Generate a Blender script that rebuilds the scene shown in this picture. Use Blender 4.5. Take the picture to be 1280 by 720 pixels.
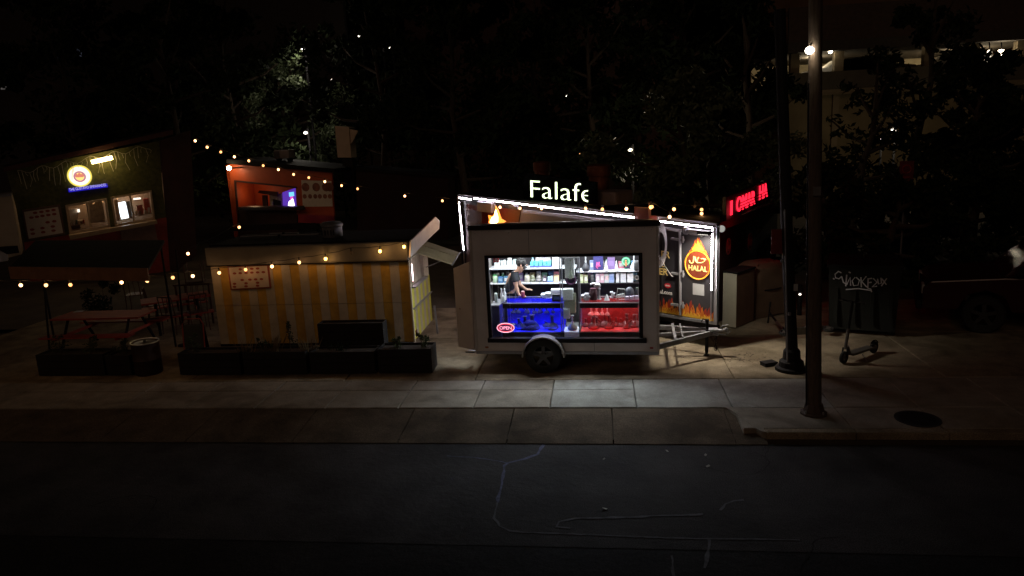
import bpy, bmesh, math, random
from math import radians, sin, cos, pi, tan, atan2, sqrt
from mathutils import Vector, Matrix

for o in list(bpy.data.objects): bpy.data.objects.remove(o)
S = bpy.context.scene
COL = S.collection

# ---------------------------------------------------------------- camera
CAM_H = 4.2; FPX = 900.0
_p, _r, _y = radians(12), radians(2.7), radians(7)
FW = Vector((-sin(_y)*cos(_p), cos(_y)*cos(_p), -sin(_p)))
_rt = Vector((cos(_y), sin(_y), 0)); _up = _rt.cross(FW)
R2 = _rt*cos(_r) - _up*sin(_r); U2 = _rt*sin(_r) + _up*cos(_r)
EYE = Vector((0, 0, CAM_H))
cd = bpy.data.cameras.new('camera'); cd.sensor_width = 36; cd.lens = FPX/1280*36
cd.clip_end = 600; cd.clip_start = 0.1
cam = bpy.data.objects.new('camera', cd); COL.objects.link(cam)
m3 = Matrix((R2, U2, -FW)).transposed()
cam.matrix_world = Matrix.Translation(EYE) @ m3.to_4x4()
S.camera = cam

# ---------------------------------------------------------------- night sky
W = bpy.data.worlds.new('World'); S.world = W; W.use_nodes = True
nt = W.node_tree; bg = nt.nodes['Background']
sky = nt.nodes.new('ShaderNodeTexSky'); sky.sky_type = 'NISHITA'; sky.sun_disc = False
sky.sun_elevation = radians(-5); sky.sun_rotation = radians(200)
nt.links.new(sky.outputs[0], bg.inputs[0]); bg.inputs[1].default_value = 0.008
# added warm fill sun for street and town glow behind the camera, the only broad light of the night
sl = bpy.data.lights.new('fill_glow', 'SUN'); sl.energy = 0.085; sl.color = (1.0, .64, .44); sl.angle = radians(25)
so = bpy.data.objects.new('fill_glow', sl); COL.objects.link(so)
so.rotation_euler = (radians(62), 0, radians(-20))
S.view_settings.view_transform = 'Standard'; S.view_settings.look = 'None'
S.view_settings.exposure = 0; S.view_settings.gamma = 1
try:
    S.cycles.use_denoising = True
    S.cycles.max_bounces = 6; S.cycles.diffuse_bounces = 2; S.cycles.glossy_bounces = 2
    S.cycles.transparent_max_bounces = 12; S.cycles.sample_clamp_indirect = 3
except Exception: pass

# ---------------------------------------------------------------- pixel -> world helpers (survey of the place)
def ray(px, py): return R2*((px-640)/FPX) - U2*((py-360)/FPX) + FW
def G(px, py, z=0.0):
    d = ray(px, py); return EYE + d*((z-EYE.z)/d.z)
def PY(px, py, Y):
    d = ray(px, py); return EYE + d*(Y/d.y)
class Frame:
    def __init__(s, x, y, deg, z=0.0):
        s.o = Vector((x, y, z)); s.a = radians(deg)
        s.ux = Vector((cos(s.a), sin(s.a), 0)); s.uy = Vector((-sin(s.a), cos(s.a), 0))
    def w(s, x, y, z): return s.o + s.ux*x + s.uy*y + Vector((0, 0, z))
    def hit(s, px, py, y=0.0):           # pixel on the local plane y = const -> local (x, z)
        d = ray(px, py); q = s.o + s.uy*y
        t = s.uy.dot(q-EYE)/s.uy.dot(d); P = EYE + d*t - s.o
        return P.dot(s.ux), P.z
    def loc(s, P):
        v = P - s.o; return v.dot(s.ux), v.dot(s.uy), v.z

# ---------------------------------------------------------------- materials
MATS = {}
def mat(name, col, rough=0.6, metal=0.0, var=0.25, scale=6.0, bump=0.0, emit=None, es=0.0, spec=0.5, col2=None, stretch=None, wear=0.0, grain=0.0):
    if name in MATS: return MATS[name]
    m = bpy.data.materials.new(name); m.use_nodes = True; MATS[name] = m
    n = m.node_tree.nodes; L = m.node_tree.links; b = n['Principled BSDF']
    b.inputs['Roughness'].default_value = rough; b.inputs['Metallic'].default_value = metal
    b.inputs['Specular IOR Level'].default_value = spec
    if emit:
        b.inputs['Base Color'].default_value = (0.02, 0.02, 0.02, 1)
        b.inputs['Emission Color'].default_value = (*emit, 1); b.inputs['Emission Strength'].default_value = es
        return m
    tc = n.new('ShaderNodeTexCoord'); mp = n.new('ShaderNodeMapping')
    L.new(tc.outputs['Object'], mp.inputs[0])
    if stretch: mp.inputs['Scale'].default_value = stretch
    nz = n.new('ShaderNodeTexNoise'); nz.inputs['Scale'].default_value = scale; nz.inputs['Detail'].default_value = 8
    nz.inputs['Roughness'].default_value = 0.65
    L.new(mp.outputs[0], nz.inputs['Vector'])
    rp = n.new('ShaderNodeValToRGB'); e = rp.color_ramp.elements
    e[0].position = 0.3; e[1].position = 0.72
    c2 = col2 if col2 else tuple(min(1, c*(1+var)) for c in col)
    e[0].color = (*[c*(1-var) for c in col], 1); e[1].color = (*c2, 1)
    L.new(nz.outputs['Fac'], rp.inputs[0])
    last = rp.outputs[0]
    if wear > 0:
        n2 = n.new('ShaderNodeTexNoise'); n2.inputs['Scale'].default_value = scale*0.23; n2.inputs['Detail'].default_value = 6
        n2.inputs['Distortion'].default_value = 1.2
        L.new(mp.outputs[0], n2.inputs['Vector'])
        r2 = n.new('ShaderNodeValToRGB'); r2.color_ramp.elements[0].position = 0.45; r2.color_ramp.elements[1].position = 0.62
        L.new(n2.outputs['Fac'], r2.inputs[0])
        mx = n.new('ShaderNodeMix'); mx.data_type = 'RGBA'; mx.blend_type = 'MULTIPLY'
        inv = n.new('ShaderNodeMath'); inv.operation = 'MULTIPLY'; inv.inputs[1].default_value = wear
        L.new(r2.outputs[0], inv.inputs[0]); L.new(inv.outputs[0], mx.inputs[0])
        L.new(last, mx.inputs[6]); mx.inputs[7].default_value = (0.38, 0.35, 0.32, 1)
        last = mx.outputs[2]
    if grain > 0:
        g1 = n.new('ShaderNodeTexNoise'); g1.inputs['Scale'].default_value = 75; g1.inputs['Detail'].default_value = 3
        L.new(mp.outputs[0], g1.inputs['Vector'])
        gr_ = n.new('ShaderNodeValToRGB'); gr_.color_ramp.elements[0].position = .38; gr_.color_ramp.elements[1].position = .66
        gr_.color_ramp.elements[0].color = (1-grain,)*3+(1,); gr_.color_ramp.elements[1].color = (1+grain*1.6,)*3+(1,)
        L.new(g1.outputs['Fac'], gr_.inputs[0])
        gx = n.new('ShaderNodeMix'); gx.data_type = 'RGBA'; gx.blend_type = 'MULTIPLY'; gx.inputs[0].default_value = 1; gx.clamp_result = False
        L.new(last, gx.inputs[6]); L.new(gr_.outputs[0], gx.inputs[7]); last = gx.outputs[2]
    L.new(last, b.inputs['Base Color'])
    if bump > 0:
        n3 = n.new('ShaderNodeTexNoise'); n3.inputs['Scale'].default_value = scale*9; n3.inputs['Detail'].default_value = 5
        L.new(mp.outputs[0], n3.inputs['Vector'])
        bp = n.new('ShaderNodeBump'); bp.inputs['Strength'].default_value = bump; bp.inputs['Distance'].default_value = 0.01
        L.new(n3.outputs['Fac'], bp.inputs['Height']); L.new(bp.outputs[0], b.inputs['Normal'])
    return m
def pmat(c, var=.12, scale=40, rough=.4):
    n = 'goods_%02x%02x%02x' % tuple(int(255*min(1, v)) for v in c)
    return mat(n, c, rough, var=var, scale=scale)
def emat(name, col, s): return mat(name, col, emit=col, es=s)
def glass_mat(name, tint=(1, 1, 1), gl=0.06):
    if name in MATS: return MATS[name]
    m = bpy.data.materials.new(name); m.use_nodes = True; MATS[name] = m
    n = m.node_tree.nodes; L = m.node_tree.links; n.remove(n['Principled BSDF'])
    t = n.new('ShaderNodeBsdfTransparent'); t.inputs[0].default_value = (*tint, 1)
    g = n.new('ShaderNodeBsdfGlossy'); g.inputs['Roughness'].default_value = 0.02
    mx = n.new('ShaderNodeMixShader'); mx.inputs[0].default_value = gl
    L.new(t.outputs[0], mx.inputs[1]); L.new(g.outputs[0], mx.inputs[2]); L.new(mx.outputs[0], n['Material Output'].inputs[0])
    return m

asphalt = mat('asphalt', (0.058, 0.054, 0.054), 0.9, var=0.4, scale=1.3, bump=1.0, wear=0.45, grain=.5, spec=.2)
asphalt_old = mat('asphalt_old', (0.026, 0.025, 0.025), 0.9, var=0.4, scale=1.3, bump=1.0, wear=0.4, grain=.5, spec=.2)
concrete = mat('concrete', (0.31, 0.27, 0.215), 0.9, var=0.22, scale=3.5, bump=0.45, wear=0.6, grain=.16, spec=.2)
concrete_b = mat('concrete_pale_lit', (0.36, 0.35, 0.31), 0.9, var=0.2, scale=4.2, bump=0.45, wear=0.45, grain=.14, spec=.2)
concrete_c = mat('concrete_brown', (0.30, 0.245, 0.17), 0.95, var=0.3, scale=3, bump=0.5, wear=0.75, grain=.25, spec=.15)
apron_m = mat('apron_concrete', (0.125, 0.092, 0.062), 0.95, var=0.35, scale=2.5, bump=0.6, wear=0.7, grain=.3, spec=.15)
chalk = mat('chalk_line', (0.13, 0.13, 0.145), 0.9, var=0.5, scale=14)
white_p = mat('white_panel', (0.72, 0.65, 0.62), 0.5, var=0.09, scale=1.6, wear=0.3, bump=.08)
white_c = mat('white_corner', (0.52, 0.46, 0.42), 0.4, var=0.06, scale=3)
black_m = mat('black_metal', (0.014, 0.013, 0.014), 0.7, var=0.2, spec=0.2)
dark_p = mat('dark_panel', (0.025, 0.022, 0.024), 0.75, var=0.2, spec=0.2)
rubber = mat('rubber', (0.018, 0.018, 0.018), 0.8, bump=0.3)
steel = mat('steel', (0.5, 0.5, 0.5), 0.35, 0.9, var=0.12)
galv = mat('galvanised', (0.24, 0.24, 0.25), 0.6, 0.4, var=0.2, scale=12)
alum = mat('aluminium_trim', (0.32, 0.31, 0.33), 0.45, 0.5, var=0.1)
truck_black = mat('black_vinyl_wrap', (0.028, 0.026, 0.03), 0.35, var=0.2, scale=4)
truck_red = mat('dark_red_wrap', (0.12, 0.02, 0.012), 0.4, var=0.4, scale=4)
led_white = emat('led_white', (0.98, 0.88, 0.97), 70)
neon_white = emat('neon_white', (1.0, 0.8, 0.85), 9)
bulb_m = emat('bulb_glow', (1.0, 0.46, 0.17), 4.5)
bulb_hot = emat('bulb_hot', (1.0, 0.5, 0.1), 9)
bulb_off = mat('bulb_unlit', (0.2, 0.16, 0.12), 0.1)
cord_m = mat('black_cord', (0.015, 0.013, 0.012), 0.6)
yellow_s = mat('yellow_stripe', (0.60, 0.36, 0.06), 0.7, var=0.25, scale=3, wear=0.25)
cream_s = mat('cream_stripe', (0.56, 0.49, 0.38), 0.7, var=0.22, scale=3, wear=0.25)
fascia_m = mat('grey_fascia', (0.16, 0.15, 0.13), 0.6, var=0.15, scale=2, wear=0.3)
roof_dark = mat('dark_roof', (0.02, 0.018, 0.017), 0.9, var=0.3, scale=2, bump=0.3, spec=0.1)
red_paint = mat('red_orange_paint', (0.55, 0.085, 0.02), 0.55, var=0.15, scale=2)
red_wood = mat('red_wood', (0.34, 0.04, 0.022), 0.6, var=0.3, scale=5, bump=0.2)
brown_w = mat('brown_wood', (0.14, 0.075, 0.04), 0.75, var=0.35, scale=6, stretch=(6, 6, 1), bump=0.4)
pole_wood = mat('weathered_pole', (0.13, 0.095, 0.07), 0.9, var=0.4, scale=7, stretch=(5, 5, 0.6), bump=0.8)
green_wall = mat('green_wall', (0.075, 0.075, 0.02), 0.85, var=0.5, scale=7, bump=1.0)
cream_wall = mat('cream_wall', (0.45, 0.37, 0.26), 0.8, var=0.15, scale=1.5, wear=0.3)
glass = glass_mat('clear_glass')
glass_g = glass_mat('greenish_glass', (0.985, 1.0, 0.995), 0.05)
soil = mat('soil', (0.03, 0.02, 0.014), 0.95, bump=0.6)
leaf_d = mat('leaf_dark', (0.022, 0.03, 0.014), 0.8, var=0.5, scale=1.2, spec=0.05)
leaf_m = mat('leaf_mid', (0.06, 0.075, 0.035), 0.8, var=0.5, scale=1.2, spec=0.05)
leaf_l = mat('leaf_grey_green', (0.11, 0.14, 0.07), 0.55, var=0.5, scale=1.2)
bark = mat('bark', (0.07, 0.05, 0.035), 0.95, var=0.4, scale=8, stretch=(3, 3, 0.6), bump=0.8)
paper = mat('paper_white', (0.6, 0.5, 0.42), 0.6, var=0.05)
food_red = mat('food_red', (0.3, 0.05, 0.03), 0.6, var=0.4, scale=30)
flame_o = mat('flame_orange', (0.6, 0.16, 0.012), 0.5, var=0.15, scale=20)
flame_y = mat('flame_yellow', (0.7, 0.38, 0.03), 0.5, var=0.1, scale=20)
flame_r = mat('flame_red', (0.3, 0.025, 0.01), 0.5, var=0.2, scale=20)

# ---------------------------------------------------------------- mesh builder
class MB:
    def __init__(s): s.v = []; s.f = []
    def add(s, vs, fs):
        o = len(s.v); s.v += [tuple(v) for v in vs]; s.f += [tuple(i+o for i in f) for f in fs]; return s
    def box(s, x0, y0, z0, x1, y1, z1):
        return s.add([(x0,y0,z0),(x1,y0,z0),(x1,y1,z0),(x0,y1,z0),(x0,y0,z1),(x1,y0,z1),(x1,y1,z1),(x0,y1,z1)],
                     [(3,2,1,0),(4,5,6,7),(0,1,5,4),(1,2,6,5),(2,3,7,6),(3,0,4,7)])
    def hexa(s, b, t):   # four bottom points, four top points
        return s.add(list(b)+list(t), [(3,2,1,0),(4,5,6,7),(0,1,5,4),(1,2,6,5),(2,3,7,6),(3,0,4,7)])
    def plate(s, pts, n, th):   # polygon pts extruded along vector n * th
        n = Vector(n)*th; k = len(pts); a = [Vector(p) for p in pts]
        vs = a + [p+n for p in a]
        return s.add(vs, [tuple(range(k-1, -1, -1)), tuple(range(k, 2*k))] + [(i, (i+1)%k, (i+1)%k+k, i+k) for i in range(k)])
    def tube(s, pts, r, n=8, r1=None, caps=True):
        pts = [Vector(p) for p in pts]; k = len(pts); vs = []; fs = []
        ref = Vector((0,0,1))
        for i, p in enumerate(pts):
            t = (pts[min(i+1,k-1)] - pts[max(i-1,0)]).normalized()
            if abs(t.dot(ref)) > 0.95: ref2 = Vector((1,0,0))
            else: ref2 = ref
            a = t.cross(ref2).normalized(); b = t.cross(a)
            rr = r if r1 is None else r + (r1-r)*i/(k-1)
            if isinstance(r, (list, tuple)): rr = r[i]
            vs += [p + (a*cos(2*pi*j/n) + b*sin(2*pi*j/n))*rr for j in range(n)]
        for i in range(k-1):
            for j in range(n):
                fs.append((i*n+j, i*n+(j+1)%n, (i+1)*n+(j+1)%n, (i+1)*n+j))
        if caps: fs += [tuple(range(n-1,-1,-1)), tuple(range((k-1)*n, k*n))]
        return s.add(vs, fs)
    def lathe(s, prof, c=(0,0,0), n=20):   # prof: (r, z)
        vs = []; fs = []; k = len(prof)
        for r, z in prof: vs += [(c[0]+r*cos(2*pi*j/n), c[1]+r*sin(2*pi*j/n), c[2]+z) for j in range(n)]
        for i in range(k-1):
            for j in range(n): fs.append((i*n+j, i*n+(j+1)%n, (i+1)*n+(j+1)%n, (i+1)*n+j))
        fs += [tuple(range(n-1,-1,-1)), tuple(range((k-1)*n, k*n))]
        return s.add(vs, fs)
    def ball(s, c, r, n=10, m=6, sc=(1,1,1)):
        c = Vector(c); prof = [(sin(pi*i/m)*r, -cos(pi*i/m)*r) for i in range(m+1)]
        prof[0] = (r*0.02, -r); prof[-1] = (r*0.02, r)
        t = MB(); t.lathe(prof, (0,0,0), n)
        return s.add([(c.x+v[0]*sc[0], c.y+v[1]*sc[1], c.z+v[2]*sc[2]) for v in t.v], t.f)
    def torus(s, c, R, r, ax='y', n=28, m=8, arc=(0, 2*pi)):
        vs = []; fs = []; full = abs(arc[1]-arc[0]-2*pi) < 1e-6; k = n if full else n+1
        for i in range(k):
            a = arc[0] + (arc[1]-arc[0])*i/n
            for j in range(m):
                b = 2*pi*j/m; q = R + r*cos(b); h = r*sin(b)
                p = {'y': (q*cos(a), h, q*sin(a)), 'z': (q*cos(a), q*sin(a), h), 'x': (h, q*cos(a), q*sin(a))}[ax]
                vs.append((c[0]+p[0], c[1]+p[1], c[2]+p[2]))
        for i in range(n):
            for j in range(m):
                i2 = (i+1) % k
                fs.append((i*m+j, i2*m+j, i2*m+(j+1)%m, i*m+(j+1)%m))
        return s.add(vs, fs)
    def mesh(s, name, bevel=0.0, smooth=False):
        me = bpy.data.meshes.new(name); me.from_pydata(s.v, [], s.f)
        bm = bmesh.new(); bm.from_mesh(me)
        if bevel > 0:
            bmesh.ops.bevel(bm, geom=[e for e in bm.edges if len(e.link_faces) == 2 and e.calc_face_angle(0) > 0.5], offset=bevel, segments=2, affect='EDGES', profile=0.6)
        bmesh.ops.recalc_face_normals(bm, faces=bm.faces)
        if smooth:
            for f in bm.faces: f.smooth = True
            for e in bm.edges:
                if len(e.link_faces) == 2 and e.calc_face_angle(0) > 0.7: e.smooth = False
        bm.to_mesh(me); bm.free(); return me
def link(o, parent=None):
    COL.objects.link(o)
    if parent is not None: o.parent = parent
    return o
def props(o, label=None, cat=None, group=None, kind=None):
    if label: o['label'] = label
    if cat: o['category'] = cat
    if group: o['group'] = group
    if kind: o['kind'] = kind
    return o
def thing(name, label, cat, loc=(0,0,0), rz=0.0, group=None):
    o = bpy.data.objects.new(name, None); o.location = loc; o.rotation_euler = (0,0,rz); o.empty_display_size = 0.2
    return props(link(o), label, cat, group)
def fthing(name, label, cat, fr, x=0, y=0, z=0, group=None, rz=0):
    return thing(name, label, cat, fr.w(x, y, z), fr.a+rz, group)
def part(name, mb, m, parent=None, bevel=0.0, smooth=False, label=None, kind=None):
    me = mb.mesh(name, bevel, smooth) if isinstance(mb, MB) else mb
    o = bpy.data.objects.new(name, me)
    if m is not None:
        me.materials.clear(); me.materials.append(m)
    return props(link(o, parent), label, None, None, kind)
def same(name, me, parent, loc=(0,0,0), rot=(0,0,0), label=None):
    o = bpy.data.objects.new(name, me); link(o, parent); o.location = loc; o.rotation_euler = rot
    return props(o, label)
def text_mesh(txt, size, ext=0.004, align='CENTER', font_shear=0.0, bold=0.0, space=1.0):
    cu = bpy.data.curves.new('t', 'FONT'); cu.body = txt; cu.size = size; cu.extrude = ext; cu.align_x = align
    cu.offset = bold; cu.shear = font_shear; cu.space_character = space; cu.resolution_u = 3
    o = bpy.data.objects.new('t', cu); COL.objects.link(o)
    bpy.context.view_layer.update()
    me = bpy.data.meshes.new_from_object(o.evaluated_get(bpy.context.evaluated_depsgraph_get()))
    bpy.data.objects.remove(o)
    return me
def text(name, txt, size, m, parent, loc, rx=pi/2, rz=0.0, ext=0.004, sx=1.0, ry=0.0, **k):
    me = text_mesh(txt, size, ext, **k); me.materials.clear(); me.materials.append(m)
    o = bpy.data.objects.new(name, me); link(o, parent); o.location = loc; o.rotation_euler = (rx, ry, rz); o.scale = (sx, 1, 1)
    return o
def lamp(name, loc, power, col, size=0.03, parent=None, kind='POINT', rot=None, sx=None, sy=None, spot=None):
    l = bpy.data.lights.new(name, kind); l.energy = power; l.color = col
    if kind == 'AREA':
        l.shape = 'RECTANGLE'; l.size = sx; l.size_y = sy
    else: l.shadow_soft_size = size
    if spot: l.spot_size = spot; l.spot_blend = 0.6
    o = bpy.data.objects.new(name, l); link(o, parent); o.location = loc
    if rot: o.rotation_euler = rot
    return o
rnd = random.Random(7)

# ================================================================ GROUND, ROAD, SIDEWALK
Z_ROAD = -0.12
SW_B, SW_M, SW_F, AP = 11.92, 11.42, 10.61, 9.52
gm = mat('ground_dirt', (0.09, 0.07, 0.05), 0.95, var=0.35, scale=1.5, bump=0.5, wear=0.4)
g = part('ground', MB().add([(-150,16.0,-0.02),(150,16.0,-0.02),(150,300,-0.02),(-150,300,-0.02)], [(0,1,2,3)]), gm); props(g, kind='structure')
g = part('ground', MB().box(-150,AP+0.12,-0.5,150,16.0,-0.10), gm); props(g, kind='structure')
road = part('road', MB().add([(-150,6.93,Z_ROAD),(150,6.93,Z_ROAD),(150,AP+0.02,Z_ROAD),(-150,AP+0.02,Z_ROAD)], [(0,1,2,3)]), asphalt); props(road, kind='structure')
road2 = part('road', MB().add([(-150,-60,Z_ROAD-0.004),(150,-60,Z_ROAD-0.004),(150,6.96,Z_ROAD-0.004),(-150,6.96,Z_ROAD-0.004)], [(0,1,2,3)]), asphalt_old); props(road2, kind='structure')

sw = bpy.data.objects.new('sidewalk', None); link(sw); props(sw, kind='structure')
def xg(px, py): return G(px, py, 0).x
j = [xg(599,492), xg(690,492), xg(793.5,492), xg(907.5,492)]
joints = []
x = j[0]
while x > -14: x -= 1.22; joints.insert(0, x)
joints += j
x = j[3]; joints.append(xg(1031, 495)); joints.append(xg(1129, 492)); x = joints[-1]
while x < 12: x += 1.25; joints.append(x)
def slab(x0, x1, y0, y1, m, parent, z=0.0, name='slab'):
    z += rnd.uniform(-0.004, 0.004); gp = 0.006
    b = 0.012
    mb = MB().add([(x0+gp,y0+gp,-0.12),(x1-gp,y0+gp,-0.12),(x1-gp,y1-gp,-0.12),(x0+gp,y1-gp,-0.12),
                   (x0+gp,y0+gp,z-b),(x1-gp,y0+gp,z-b),(x1-gp,y1-gp,z-b),(x0+gp,y1-gp,z-b),
                   (x0+gp+b,y0+gp+b,z),(x1-gp-b,y0+gp+b,z),(x1-gp-b,y1-gp-b,z),(x0+gp+b,y1-gp-b,z)],
                  [(0,1,5,4),(1,2,6,5),(2,3,7,6),(3,0,4,7),(4,5,9,8),(5,6,10,9),(6,7,11,10),(7,4,8,11),(8,9,10,11)])
    return part(name, mb, m, parent)
for i in range(len(joints)-1):
    x0, x1 = joints[i], joints[i+1]
    mm = concrete_b if (x0 > j[1] - .1 and x0 < j[3]+.1) else concrete  # paler concrete copy: window and LED light put into the colour of these slabs
    if x0 < j[2]-0.1:
        slab(x0, x1, SW_F, SW_M, mm, sw); slab(x0, x1, SW_M, SW_B, mm, sw)
    else: slab(x0, x1, SW_F, SW_B, mm, sw)
    if x0 > j[3]-0.1 : slab(x0, x1, AP+0.3, SW_F, concrete, sw)
# lot behind the pavement: big concrete bays
lot = bpy.data.objects.new('lot', None); link(lot); props(lot, kind='structure')
ys = [SW_B, 14.6, 17.4]
xs = [-14.5, -11, -7.6, -4.6, -2.2, G(900,450).x, 5.6, 8.6, 12]
xs[5] = 2.25
for yi in range(2):
    for xi in range(len(xs)-1):
        slab(xs[xi], xs[xi+1], ys[yi], ys[yi+1], concrete_c, lot)
# driveway apron, sloping to the road, in pieces
ap = bpy.data.objects.new('driveway_apron', None); link(ap); props(ap, kind='structure')
cut = G(905, 511).x
xa = -14.5; k = 0
while xa < cut - 0.2:
    xb = min(xa + rnd.uniform(1.2, 1.9), cut)
    if cut - xb < 0.5: xb = cut
    gp = 0.008
    mb = MB().hexa([(xa+gp,AP,-0.3),(xb-gp,AP,-0.3),(xb-gp,SW_F-gp,-0.3),(xa+gp,SW_F-gp,-0.3)],
                   [(xa+gp,AP,Z_ROAD+0.012),(xb-gp,AP,Z_ROAD+0.012),(xb-gp,SW_F-gp,-0.012),(xa+gp,SW_F-gp,-0.012)])
    part('apron_slab', mb, apron_m, ap); xa = xb
# flared wing between apron and raised kerb
e1 = G(955, 536, 0)
wing = MB()
N = 24; pts = []
for i in range(N+1):
    t = i/N; pts.append((cut + (e1.x-cut)*t, SW_F + (AP+0.16-SW_F)*(3*t*t-2*t*t*t)))
for i in range(N):
    (xa_, ya_), (xb_, yb_) = pts[i], pts[i+1]
    wing.hexa([(xa_,AP,-0.3),(xb_,AP,-0.3),(xb_,yb_,-0.3),(xa_,ya_,-0.3)],
              [(xa_,AP,Z_ROAD+0.012),(xb_,AP,Z_ROAD+0.012),(xb_,yb_,-0.02-0.08*i/N),(xa_,ya_,-0.02-0.08*i/N)])
part('apron_wing', wing, apron_m, ap)
wing2 = MB()
for i in range(N):
    (xa_, ya_), (xb_, yb_) = pts[i], pts[i+1]
    wing2.hexa([(xa_,ya_+.002,-0.3),(xb_,yb_+.002,-0.3),(xb_,SW_F-.006,-0.3),(xa_,SW_F-.006,-0.3)], [(xa_,ya_+.002,0.002),(xb_,yb_+.002,0.002),(xb_,SW_F-.006,0.002),(xa_,SW_F-.006,0.002)])
part('corner_slab', wing2, concrete, sw)
kb = bpy.data.objects.new('kerb', None); link(kb); props(kb, kind='structure')
xk = e1.x
while xk < 14:
    part('kerb_stone', MB().box(xk+.004, AP+0.15, -0.3, xk+1.196, AP+0.296, 0.004), concrete_c, kb, bevel=0.02); xk += 1.2
# fill under slabs is the ground box.  painted / chalk utility lines on the asphalt
def pline(pts, w, m, name='chalk_mark', z=Z_ROAD+0.005):
    P = [G((500+x/2.56), (460+y/2.56), z) for x, y in pts]
    vs = []; fs = []; r = random.Random(len(pts)*3)
    # densify
    Q = []
    for a, b in zip(P[:-1], P[1:]):
        n = max(1, int((b-a).length/0.08))
        for i in range(n): Q.append(a.lerp(b, i/n))
    Q.append(P[-1])
    for i, p in enumerate(Q):
        t = (Q[min(i+1,len(Q)-1)]-Q[max(i-1,0)]).normalized(); nrm = Vector((-t.y, t.x, 0))
        ww = w*(0.5+r.random()*0.8)
        o = nrm*r.uniform(-.008,.008)
        vs += [p+nrm*ww+o, p-nrm*ww+o]
    for i in range(len(Q)-1): fs.append((2*i, 2*i+1, 2*i+3, 2*i+2))
    zz = z
    o = part(name, MB().add(vs, fs), m); props(o, kind='structure'); return o
blue_chalk = mat('blue_chalk', (0.13, 0.14, 0.24), 0.9, var=0.6, scale=16)
pline([(460,245),(440,275),(400,290),(345,303)], 0.028, blue_chalk, 'road_marking')
pline([(345,303),(335,312),(325,370),(312,430)], 0.022, blue_chalk, 'road_marking')
pline([(312,430),(300,480),(320,505),(350,522),(450,528),(600,533),(750,540),(900,545),(1100,547),(1280,550)], 0.013, chalk, 'road_marking')
pline([(340,303),(290,293),(230,285),(150,281)], 0.010, blue_chalk, 'road_marking')
pline([(545,512),(500,508),(510,492),(560,480),(700,478),(850,472),(970,468)], 0.018, chalk, 'road_marking')
pline([(1025,455),(1040,435),(1070,425),(1100,422)], 0.018, chalk, 'road_marking')
pline([(990,548),(985,600),(975,640)], 0.02, chalk, 'road_marking', Z_ROAD+.001)
pline([(870,600),(872,630),(876,666)], 0.014, chalk, 'road_marking', Z_ROAD+.001)
# jagged crack along the apron edge
crack = mat('crack_dark', (0.008, 0.007, 0.006), 1)
for x0_, x1_ in ((-9, cut+1.0),):
    vs = []; fs = []; x = x0_; i = 0
    while x < x1_:
        y = AP-0.012 + rnd.uniform(-.012, .012); w_ = rnd.uniform(.004, .016)
        vs += [(x, y-w_, Z_ROAD+.004), (x, y+w_, Z_ROAD+.004)]
        if i: fs.append((2*i-2, 2*i, 2*i+1, 2*i-1))
        i += 1; x += rnd.uniform(.05, .12)
    props(part('road_crack', MB().add(vs, fs), crack), kind='structure')
# branching cracks in the asphalt and over the apron
def crackline(x, y, a, L_n, w_, z, seed, depth=0):
    rr = random.Random(seed); vs = []; fs = []; i = 0; t = 0
    while t < L_n:
        a += rr.gauss(0, .22); x += cos(a)*.06; y += sin(a)*.06; t += .06
        ww = w_*rr.uniform(.4,1.2)*(1-t/L_n*.6)
        vs += [(x-sin(a)*ww, y+cos(a)*ww, z), (x+sin(a)*ww, y-cos(a)*ww, z)]
        if i: fs.append((2*i-2, 2*i, 2*i+1, 2*i-1))
        i += 1
        if depth < 2 and rr.random() < .035: crackline(x, y, a+rr.choice((-1,1))*rr.uniform(.5,1.1), L_n*.4, w_*.7, z, seed*3+i, depth+1)
    props(part('road_crack', MB().add(vs, fs), crack), kind='structure')
crackline(-6.5, 7.6, .1, 5.5, .006, Z_ROAD+.003, 3); crackline(1.2, 8.9, -.2, 4.5, .006, Z_ROAD+.003, 5); crackline(-3.2, 9.3, -1.3, 2.0, .006, Z_ROAD+.003, 8); crackline(2.6, 7.2, 2.8, 3.5, .006, Z_ROAD+.003, 13)
patch_m = mat('asphalt_patch', (0.033, 0.032, 0.033), 0.95, var=.3, scale=2, bump=1.0, grain=.5, spec=.2)
for (x0_, y0_, w_, h_, z_) in ():
    pts_ = [(x0_+w_*u+rnd.uniform(-.04,.04), y0_+h_*v+rnd.uniform(-.04,.04), Z_ROAD+z_) for u, v in ((0,0),(.5,-.03),(1,0),(1.02,.5),(1,1),(.5,1.03),(0,1),(-.02,.5))]
    props(part('road_patch', MB().add(pts_, [tuple(range(8))]), patch_m), kind='structure')
for a, b in (((95,130),(80,215)), ((205,135),(180,220)), ((388,130),(372,222))):
    pass
# leaf litter / grit scraps
scrap = mat('litter_paper', (0.5, 0.48, 0.42), 0.8)
for px, py in ((755,574),(885,583),(756,636),(882,569),(834,564)):
    P = G(px, py, Z_ROAD+.006); s_ = rnd.uniform(.02,.035)
    o = part('paper_scrap', MB().plate([(-s_,-s_*.4,0),(s_*.8,-s_*.5,0.004),(s_,s_*.5,0.012),(-s_*.7,s_*.6,0.003)], (0,0,1), .002), scrap)
    o.location = P; o.rotation_euler.z = rnd.random()*3
    props(o, {755:'white paper scrap on the asphalt nearest the kerb crack', 885:'larger pale scrap on the road below the driveway wing', 756:'lone pale scrap lying in the middle of the road beside the long chalk loop', 882:'pale scrap just above another near the driveway wing', 834:'tiny pale scrap left of the pair near the driveway wing'}[px], 'litter')
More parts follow.
